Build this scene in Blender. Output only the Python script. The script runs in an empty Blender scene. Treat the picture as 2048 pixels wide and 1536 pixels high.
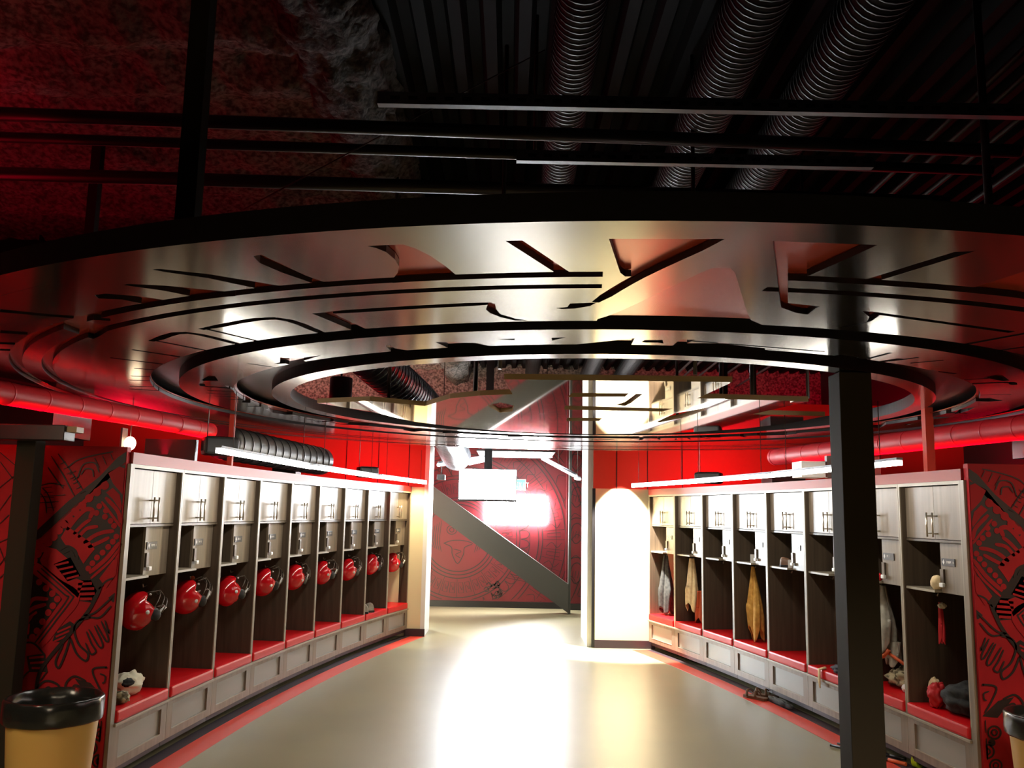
import bpy, bmesh, math, random, json
from mathutils import Vector, Matrix
random.seed(7)
C = bpy.context.scene.collection
PI = math.pi
# ------------------------------------------------------------------ camera
EYE = 1.70; F_PX = 1764.28; PITCH = 0.14420; ROLL = 0.01980
cam_d = bpy.data.cameras.new('camera'); cam = bpy.data.objects.new('camera', cam_d); C.objects.link(cam)
fw = Vector((0, math.cos(PITCH), math.sin(PITCH))); up0 = Vector((0, -math.sin(PITCH), math.cos(PITCH))); rt0 = Vector((1, 0, 0))
rt = math.cos(ROLL)*rt0 + math.sin(ROLL)*up0; up = -math.sin(ROLL)*rt0 + math.cos(ROLL)*up0
cam.matrix_world = Matrix(((rt.x, up.x, -fw.x, 0), (rt.y, up.y, -fw.y, 0), (rt.z, up.z, -fw.z, EYE), (0, 0, 0, 1)))
cam_d.sensor_width = 36; cam_d.lens = F_PX/2048*36; cam_d.clip_end = 100; cam_d.clip_start = 0.05
bpy.context.scene.camera = cam
# ------------------------------------------------------------------ world, exposure
sc = bpy.context.scene
sc.view_settings.view_transform = 'Standard'; sc.view_settings.look = 'None'
sc.view_settings.gamma = 1; sc.view_settings.use_curve_mapping = False
sc.view_settings.exposure = 0.0
w = bpy.data.worlds.new('world'); sc.world = w; w.use_nodes = True
w.node_tree.nodes['Background'].inputs[0].default_value = (0.02, 0.015, 0.015, 1)
w.node_tree.nodes['Background'].inputs[1].default_value = 0.25
# ------------------------------------------------------------------ lamps (the room's own fittings, plus added red fill at the rear)
def area(name, loc, size, energy, color, rot=(0, 0, 0), sizey=None, spread=None):
    l = bpy.data.lights.new(name, 'AREA'); l.energy = energy; l.color = color; l.size = size
    if sizey: l.shape = 'RECTANGLE'; l.size_y = sizey
    if spread: l.spread = spread
    o = bpy.data.objects.new(name, l); C.objects.link(o); o.location = loc; o.rotation_euler = rot; return o
def spot(name, loc, target, energy, color, ang=60, blend=.6, r=.05):
    l = bpy.data.lights.new(name, 'SPOT'); l.energy = energy; l.color = color; l.spot_size = math.radians(ang); l.spot_blend = blend; l.shadow_soft_size = r
    o = bpy.data.objects.new(name, l); C.objects.link(o); o.location = loc
    o.rotation_euler = (Vector(target)-Vector(loc)).to_track_quat('-Z', 'Y').to_euler(); return o
WARM = (1, .82, .58); COOL = (.82, .92, 1)
# warm ceiling fittings over the near half of the room, behind the photographer
area('ceiling_lamp_near', (0.5, -0.6, 2.42), 3.2, 155, WARM, rot=(math.radians(38), 0, 0), sizey=.5, spread=math.radians(84))
area('ceiling_lamp_left', (-3.1, 3.3, 2.3), .4, 10, WARM, rot=(math.radians(42), 0, 0), sizey=.8, spread=math.radians(110))
area('ceiling_lamp_right', (3.7, 3.3, 2.3), .4, 15, WARM, rot=(math.radians(42), 0, 0), sizey=.8, spread=math.radians(110))
# red led coves lying on top of the locker banks, turned to the walls and ducts behind
area('red_cove_left', (-2.98, 5.8, 2.10), .05, 55, (1, .0, .035), rot=(0, PI, -0.20), sizey=4.2, spread=math.radians(75))
area('red_cove_right', (3.40, 6.4, 2.10), .05, 55, (1, .0, .035), rot=(0, PI, 0.22), sizey=4.8, spread=math.radians(75))
area('red_cove_left_end', (-1.95, 11.3, 2.10), .9, 20, (1, .0, .02), rot=(math.radians(102), 0, 0), sizey=.1)
area('red_cove_right_end', (2.6, 10.6, 2.10), .9, 20, (1, .0, .02), rot=(math.radians(102), 0, 0), sizey=.1)
area('red_cove_near_left', (-4.9, 4.6, 2.2), .5, 28, (1, .0, .03), rot=(PI, 0, 0), sizey=2.0)
area('red_cove_far_left', (-4.4, 10.4, 2.2), .5, 50, (1, .0, .03), rot=(PI, 0, 0), sizey=2.0)
area('red_cove_near_right', (5.5, 9.6, 2.2), .5, 26, (1, .0, .03), rot=(PI, 0, 0), sizey=2.6)
area('red_fill_rear_left', (-3.6, 12.7, 3.3), 2.4, 80, (1, .0, .03), rot=(math.radians(80), 0, 0), sizey=.1, spread=math.radians(120))  # added lamp behind the left end wall, reddening the rear wall
area('red_fill_rear_right', (4.6, 12.2, 3.3), 2.4, 80, (1, .0, .03), rot=(math.radians(80), 0, 0), sizey=.1, spread=math.radians(120))  # added lamp behind the right end wall, likewise
# daylight from the glazed part of the far wall, left of what the opening shows
area('far_room_window', (-3.50, 16.15, 1.35), .95, 800, COOL, rot=(math.radians(84), 0, PI), sizey=1.4, spread=math.radians(100))
area('far_room_ceiling_lamp', (0.0, 14.4, 3.3), 2.0, 55, (.95, .97, 1), sizey=1.2, spread=math.radians(120))
# downlights over the two end walls
spot('downlight_right_end', (1.45, 11.33, 2.42), (1.45, 11.42, 1.9), 2400, (1, .94, .82), 60, .25)
spot('downlight_left_end', (-1.25, 12.0, 2.44), (-1.27, 12.10, 1.9), 160, (1, .86, .55), 60, .3)
# ------------------------------------------------------------------ helpers
def lin(c): return tuple((x/12.92 if x <= .04045 else ((x+.055)/1.055)**2.4) for x in (v/255 for v in c))
class MB:
    def __init__(s): s.bm = bmesh.new(); s.M = Matrix.Identity(4)
    def v(s, p): return s.bm.verts.new(s.M @ Vector(p))
    def face(s, vs, sm=False):
        try: f = s.bm.faces.new(vs); f.smooth = sm; return f
        except ValueError: return None
    def box(s, x0, x1, y0, y1, z0, z1, bev=0):
        P = [s.v((x, y, z)) for x in (x0, x1) for y in (y0, y1) for z in (z0, z1)]
        fs = [s.face([P[i] for i in q]) for q in ((0, 1, 3, 2), (4, 6, 7, 5), (0, 4, 5, 1), (2, 3, 7, 6), (0, 2, 6, 4), (1, 5, 7, 3))]
        if bev:
            es = list({e for f in fs for e in f.edges}); bmesh.ops.bevel(s.bm, geom=es, offset=bev, segments=2, affect='EDGES', profile=.6)
        return s
    def prism(s, poly, z0, z1, ax='z'):
        if sum(a[0]*b[1]-b[0]*a[1] for a, b in zip(poly, poly[1:]+poly[:1])) < 0: poly = poly[::-1]
        f = {'z': lambda p, h: (p[0], p[1], h), 'y': lambda p, h: (p[0], h, p[1]), 'x': lambda p, h: (h, p[0], p[1])}[ax]
        a = [s.v(f(p, z0)) for p in poly]; b = [s.v(f(p, z1)) for p in poly]; n = len(poly)
        s.face(a[::-1]); s.face(b)
        for i in range(n): s.face([a[i], a[(i+1) % n], b[(i+1) % n], b[i]])
        return s
    def ring(s, c, r0, r1, z0, z1, n=192, a0=0, a1=2*PI):
        full = abs(a1-a0-2*PI) < 1e-6; m = n if full else n+1; L = []
        for i in range(m):
            a = a0+(a1-a0)*i/n; ca, sa = math.cos(a), math.sin(a)
            L.append([s.v((c[0]+r*ca, c[1]+r*sa, z)) for r, z in ((r0, z0), (r1, z0), (r1, z1), (r0, z1))])
        for i in range(m if full else m-1):
            A, B = L[i], L[(i+1) % m]
            for k in range(4): s.face([A[k], A[(k+1) % 4], B[(k+1) % 4], B[k]])
        if not full: s.face(L[0][::-1]); s.face(L[-1])
        return s
    def tube(s, pts, r, n=8, cap=True, flat=None):
        pts = [Vector(p) for p in pts]; rs = r if isinstance(r, (list, tuple)) else [r]*len(pts); L = []; prev = None
        for i, p in enumerate(pts):
            d = (pts[min(i+1, len(pts)-1)]-pts[max(i-1, 0)]).normalized()
            if prev is None:
                u = d.orthogonal().normalized()
                if abs(d.z) < .9: u = d.cross(Vector((0, 0, 1))).normalized()
            else:
                u = (prev-prev.dot(d)*d).normalized()
            prev = u; v_ = d.cross(u)
            L.append([s.v(p+rs[i]*(math.cos(2*PI*k/n)*u+math.sin(2*PI*k/n)*v_*(flat or 1))) for k in range(n)])
        for A, B in zip(L, L[1:]):
            for k in range(n): s.face([A[k], A[(k+1) % n], B[(k+1) % n], B[k]], True)
        if cap: s.face(L[0][::-1]); s.face(L[-1])
        return s
    def lathe(s, prof, c=(0, 0, 0), n=32, sx=1, sy=1, wob=None):
        L = []
        for r, z in prof:
            L.append([s.v((c[0]+sx*r*(1+(wob(2*PI*k/n, z) if wob else 0))*math.cos(2*PI*k/n), c[1]+sy*r*(1+(wob(2*PI*k/n, z) if wob else 0))*math.sin(2*PI*k/n), c[2]+z)) for k in range(n)])
        for A, B in zip(L, L[1:]):
            for k in range(n): s.face([A[k], A[(k+1) % n], B[(k+1) % n], B[k]], True)
        if prof[0][0] > 1e-4: s.face(L[0][::-1])
        if prof[-1][0] > 1e-4: s.face(L[-1])
        return s
    def ball(s, c, r, n=16, m=10, f=None):
        r = r if isinstance(r, (tuple, list)) else (r, r, r); rows = []
        for j in range(m+1):
            t = PI*j/m; row = []
            for k in range(n):
                a = 2*PI*k/n; d = Vector((math.sin(t)*math.cos(a), math.sin(t)*math.sin(a), math.cos(t)))
                q = 1+(f(d) if f else 0); row.append(s.v((c[0]+r[0]*d.x*q, c[1]+r[1]*d.y*q, c[2]+r[2]*d.z*q)))
            rows.append(row)
        for A, B in zip(rows, rows[1:]):
            for k in range(n): s.face([A[k], B[k], B[(k+1) % n], A[(k+1) % n]], True)
        bmesh.ops.remove_doubles(s.bm, verts=rows[0]+rows[-1], dist=1e-5)
        return s
    def grid(s, nx, ny, fn, sm=True):
        G = [[s.v(fn(i/nx, j/ny)) for j in range(ny+1)] for i in range(nx+1)]
        for i in range(nx):
            for j in range(ny): s.face([G[i][j], G[i+1][j], G[i+1][j+1], G[i][j+1]], sm)
        return s
    def build(s, name, mat, parent=None, fix=True):
        if fix: bmesh.ops.recalc_face_normals(s.bm, faces=s.bm.faces)
        me = bpy.data.meshes.new(name); s.bm.to_mesh(me); s.bm.free()
        for m in (mat if isinstance(mat, (list, tuple)) else [mat]): me.materials.append(m)
        o = bpy.data.objects.new(name, me); C.objects.link(o)
        if parent is not None: o.parent = parent
        return o
def tag(o, label=None, cat=None, group=None, kind=None):
    if label: o['label'] = label
    if cat: o['category'] = cat
    if group: o['group'] = group
    if kind: o['kind'] = kind
    return o
def thing(name, label, cat, loc=(0, 0, 0), rz=0, group=None):
    o = bpy.data.objects.new(name, None); C.objects.link(o); o.location = loc; o.rotation_euler = (0, 0, rz); o.empty_display_size = .1
    return tag(o, label, cat, group)
def kids(o): return [c for c in bpy.data.objects if c.parent == o]
def copy_tree(o, parent=None):
    c = o.copy(); C.objects.link(c)
    if parent is not None: c.parent = parent
    for k in kids(o): copy_tree(k, c)
    return c
def struct(o): o['kind'] = 'structure'; return o
# ------------------------------------------------------------------ materials
def mat(name, col, rough=.5, metal=0, spec=.5, emis=None, es=1, coat=0):
    m = bpy.data.materials.new(name); m.use_nodes = True; b = m.node_tree.nodes['Principled BSDF']
    b.inputs['Base Color'].default_value = (*col, 1); b.inputs['Roughness'].default_value = rough; b.inputs['Metallic'].default_value = metal
    b.inputs['Specular IOR Level'].default_value = spec; b.inputs['Coat Weight'].default_value = coat
    if emis: b.inputs['Emission Color'].default_value = (*emis, 1); b.inputs['Emission Strength'].default_value = es
    return m
def noisy(m, c1, c2, scale=(8, 8, 8), detail=4, rlo=None, rhi=None, bump=0, bscale=None, lo=.35, hi=.65, coord='Object'):
    nt = m.node_tree; b = nt.nodes['Principled BSDF']; N = nt.nodes.new; Lk = nt.links.new
    tc = N('ShaderNodeTexCoord'); mp = N('ShaderNodeMapping'); mp.inputs['Scale'].default_value = scale
    nz = N('ShaderNodeTexNoise'); nz.inputs['Detail'].default_value = detail; nz.inputs['Scale'].default_value = 1
    cr = N('ShaderNodeValToRGB'); cr.color_ramp.elements[0].color = (*c1, 1); cr.color_ramp.elements[1].color = (*c2, 1)
    cr.color_ramp.elements[0].position = lo; cr.color_ramp.elements[1].position = hi
    Lk(tc.outputs[coord], mp.inputs[0]); Lk(mp.outputs[0], nz.inputs['Vector']); Lk(nz.outputs['Fac'], cr.inputs[0]); Lk(cr.outputs[0], b.inputs['Base Color'])
    if rlo is not None:
        mr = N('ShaderNodeMapRange'); mr.inputs['To Min'].default_value = rlo; mr.inputs['To Max'].default_value = rhi
        Lk(nz.outputs['Fac'], mr.inputs['Value']); Lk(mr.outputs[0], b.inputs['Roughness'])
    if bump:
        n2 = N('ShaderNodeTexNoise'); n2.inputs['Scale'].default_value = bscale or 20; n2.inputs['Detail'].default_value = 6
        Lk(tc.outputs[coord], n2.inputs['Vector'])
        bp = N('ShaderNodeBump'); bp.inputs['Strength'].default_value = bump; bp.inputs['Distance'].default_value = .02
        Lk(n2.outputs['Fac'], bp.inputs['Height']); Lk(bp.outputs[0], b.inputs['Normal'])
    return m
M = {}
M['floor'] = noisy(mat('rubber_floor', (.15, .13, .1), .34, spec=.5), lin((134, 128, 98)), lin((143, 136, 104)), (1.2, 1.2, 1.2), 5, .33, .36, .05, 140)
M['stripe'] = mat('red_floor_inlay', lin((216, 66, 48)), .4)
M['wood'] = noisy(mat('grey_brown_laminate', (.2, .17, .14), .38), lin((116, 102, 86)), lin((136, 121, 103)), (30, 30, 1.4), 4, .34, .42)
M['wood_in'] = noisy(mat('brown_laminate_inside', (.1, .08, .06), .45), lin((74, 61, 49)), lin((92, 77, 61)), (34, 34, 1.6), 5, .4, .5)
M['panel'] = mat('grey_drawer_panel', lin((146, 143, 134)), .3)
M['edge'] = mat('pale_edge_banding', lin((150, 138, 118)), .4)
M['fascia'] = mat('red_fascia_paint', lin((140, 26, 20)), .5)
M['vinyl'] = mat('red_vinyl', lin((208, 10, 20)), .38, spec=.3)
M['kick'] = mat('dark_plum_rubber', lin((52, 36, 42)), .5)
M['steel'] = mat('brushed_steel', (.62, .56, .46), .28, 1)
M['black'] = mat('black_plastic', (.012, .011, .011), .4)
M['plate'] = mat('dark_nameplate', lin((60, 58, 62)), .35)
M['white'] = mat('white_plastic', (.8, .78, .74), .4)
M['red_gloss'] = mat('gloss_red_shell', (.62, .006, .012), .12, coat=.6)
M['mural'] = noisy(mat('red_mural_paint', (.5, .02, .02), .6, spec=.3), lin((160, 18, 28)), lin((172, 24, 32)), (3, 3, 3), 3)
M['farmural'] = mat('crimson_mural_paint', lin((98, 14, 24)), .5)
M['keypad'] = mat('dark_keypad', lin((92, 80, 68)), .4, .4)
M['ink'] = mat('dark_mural_paint', lin((40, 24, 22)), .5)
M['cream'] = mat('cream_wall_paint', lin((232, 218, 178)), .6)
M['whitepaint'] = mat('white_wall_paint', (.8, .79, .76), .55)
M['redwall'] = mat('red_wall_paint', lin((200, 60, 40)), .6)
M['darkwall'] = mat('dark_wall_paint', (.03, .022, .02), .7)
M['pillar'] = mat('black_pillar_paint', lin((44, 38, 30)), .75, spec=.12)
M['bronze'] = mat('polished_dark_metal', (.25, .235, .20), .15, 1)
M['rim'] = mat('black_metal_and_shade', (.010, .009, .010), .34, .0, .4)  # plain black metal; on emblem sides it stands for dark reflections
M['mirror'] = mat('mirror_polished_plate', (.62, .57, .52), .03, 1)
M['redgel'] = mat('red_lacquer_backing', lin((170, 62, 44)), .22, .55)
M['tan'] = mat('tan_and_lit_edge', lin((176, 150, 112)), .5)  # plain tan on the bracket; on logo edges it holds warm light
M['ceilduct'] = mat('dark_ceiling_duct', (.025, .025, .027), .55, .1)
M['duct'] = noisy(mat('galvanised_duct', (.5, .52, .55), .3, .9), (.42, .44, .47), (.6, .62, .66), (6, 6, 6), 4, .22, .4)
M['ductglow'] = mat('red_glow_duct', lin((205, 22, 38)), .5)  # glow of the red lamps put into the duct colour
M['ductgrey'] = mat('painted_duct', lin((120, 112, 108)), .45, .2)
M['ductdark'] = mat('dark_duct', lin((48, 46, 46)), .4, .3)
M['pipe'] = mat('dark_pipe', lin((62, 54, 52)), .4, .3)
M['strut'] = mat('galvanised_strut', lin((120, 124, 130)), .4, .5)
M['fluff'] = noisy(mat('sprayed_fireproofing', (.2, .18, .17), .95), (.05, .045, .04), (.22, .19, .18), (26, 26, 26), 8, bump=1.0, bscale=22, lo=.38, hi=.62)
M['fluffshade'] = noisy(mat('shaded_fireproofing', (.1, .09, .08), .95), (.02, .018, .016), (.11, .10, .09), (26, 26, 26), 8, bump=1.0, bscale=22, lo=.38, hi=.62)  # darker copy of the fireproofing, the beam's shade put into its colour
M['deck'] = mat('dark_roof_deck', lin((13, 12, 12)), .75, 0, .15)
M['lamp'] = mat('lamp_diffuser', (1, 1, 1), .4, emis=(1, .96, .87), es=34)
M['globe'] = mat('globe_glass', (1, 1, 1), .4, emis=(1, .84, .55), es=7)
M['lampcool'] = mat('cool_lamp_diffuser', (1, 1, 1), .4, emis=(.92, .97, 1), es=14)
M['screen'] = mat('bright_screen', (1, 1, 1), .3, emis=(.90, .96, 1), es=90)
M['window'] = mat('glowing_panel', (1, 1, 1), .3, emis=(1, .98, .97), es=190)
M['exit'] = mat('green_sign_face', (.1, .6, .5), .4, emis=(.12, .85, .70), es=1.2)
M['redled'] = mat('red_led', (1, 0, 0), .4, emis=(1, 0, .03), es=8)
M['steelgrey'] = mat('grey_steel_paint', lin((50, 52, 48)), .5)
M['bin'] = mat('tan_plastic_bin', lin((206, 164, 88)), .42)
M['liner'] = mat('black_bin_liner', (.014, .014, .013), .22)
M['cloth_black'] = noisy(mat('black_cloth', (.02, .02, .02), .85), (.012, .012, .012), (.035, .034, .032), (30, 30, 30), 3)
M['cloth_cream'] = noisy(mat('cream_cloth', (.6, .5, .36), .85), lin((226, 196, 146)), lin((246, 222, 176)), (20, 20, 20), 3)
M['cloth_gold'] = noisy(mat('gold_cloth', (.5, .33, .1), .9), lin((196, 142, 60)), lin((220, 166, 80)), (24, 24, 24), 3)
M['cloth_grey'] = noisy(mat('grey_cloth', (.3, .29, .26), .85), lin((150, 144, 130)), lin((176, 168, 152)), (20, 20, 20), 3)
M['cloth_camo'] = noisy(mat('mottled_cloth', (.3, .27, .2), .85), lin((92, 82, 56)), lin((178, 164, 128)), (18, 18, 18), 3, lo=.45, hi=.55)
M['cloth_white'] = mat('white_cloth', lin((238, 232, 206)), .7)
M['cloth_navy'] = mat('navy_cloth', lin((50, 52, 64)), .8)
M['cloth_red'] = mat('red_cloth', lin((200, 30, 36)), .6)
M['lime'] = mat('lime_grip', lin((190, 220, 40)), .45)
M['orange'] = mat('orange_red_plastic', lin((216, 96, 50)), .45)
M['brown'] = mat('brown_leather', lin((98, 66, 42)), .6)
M['wire'] = mat('thin_wire', lin((96, 84, 80)), .5, .3)
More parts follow.
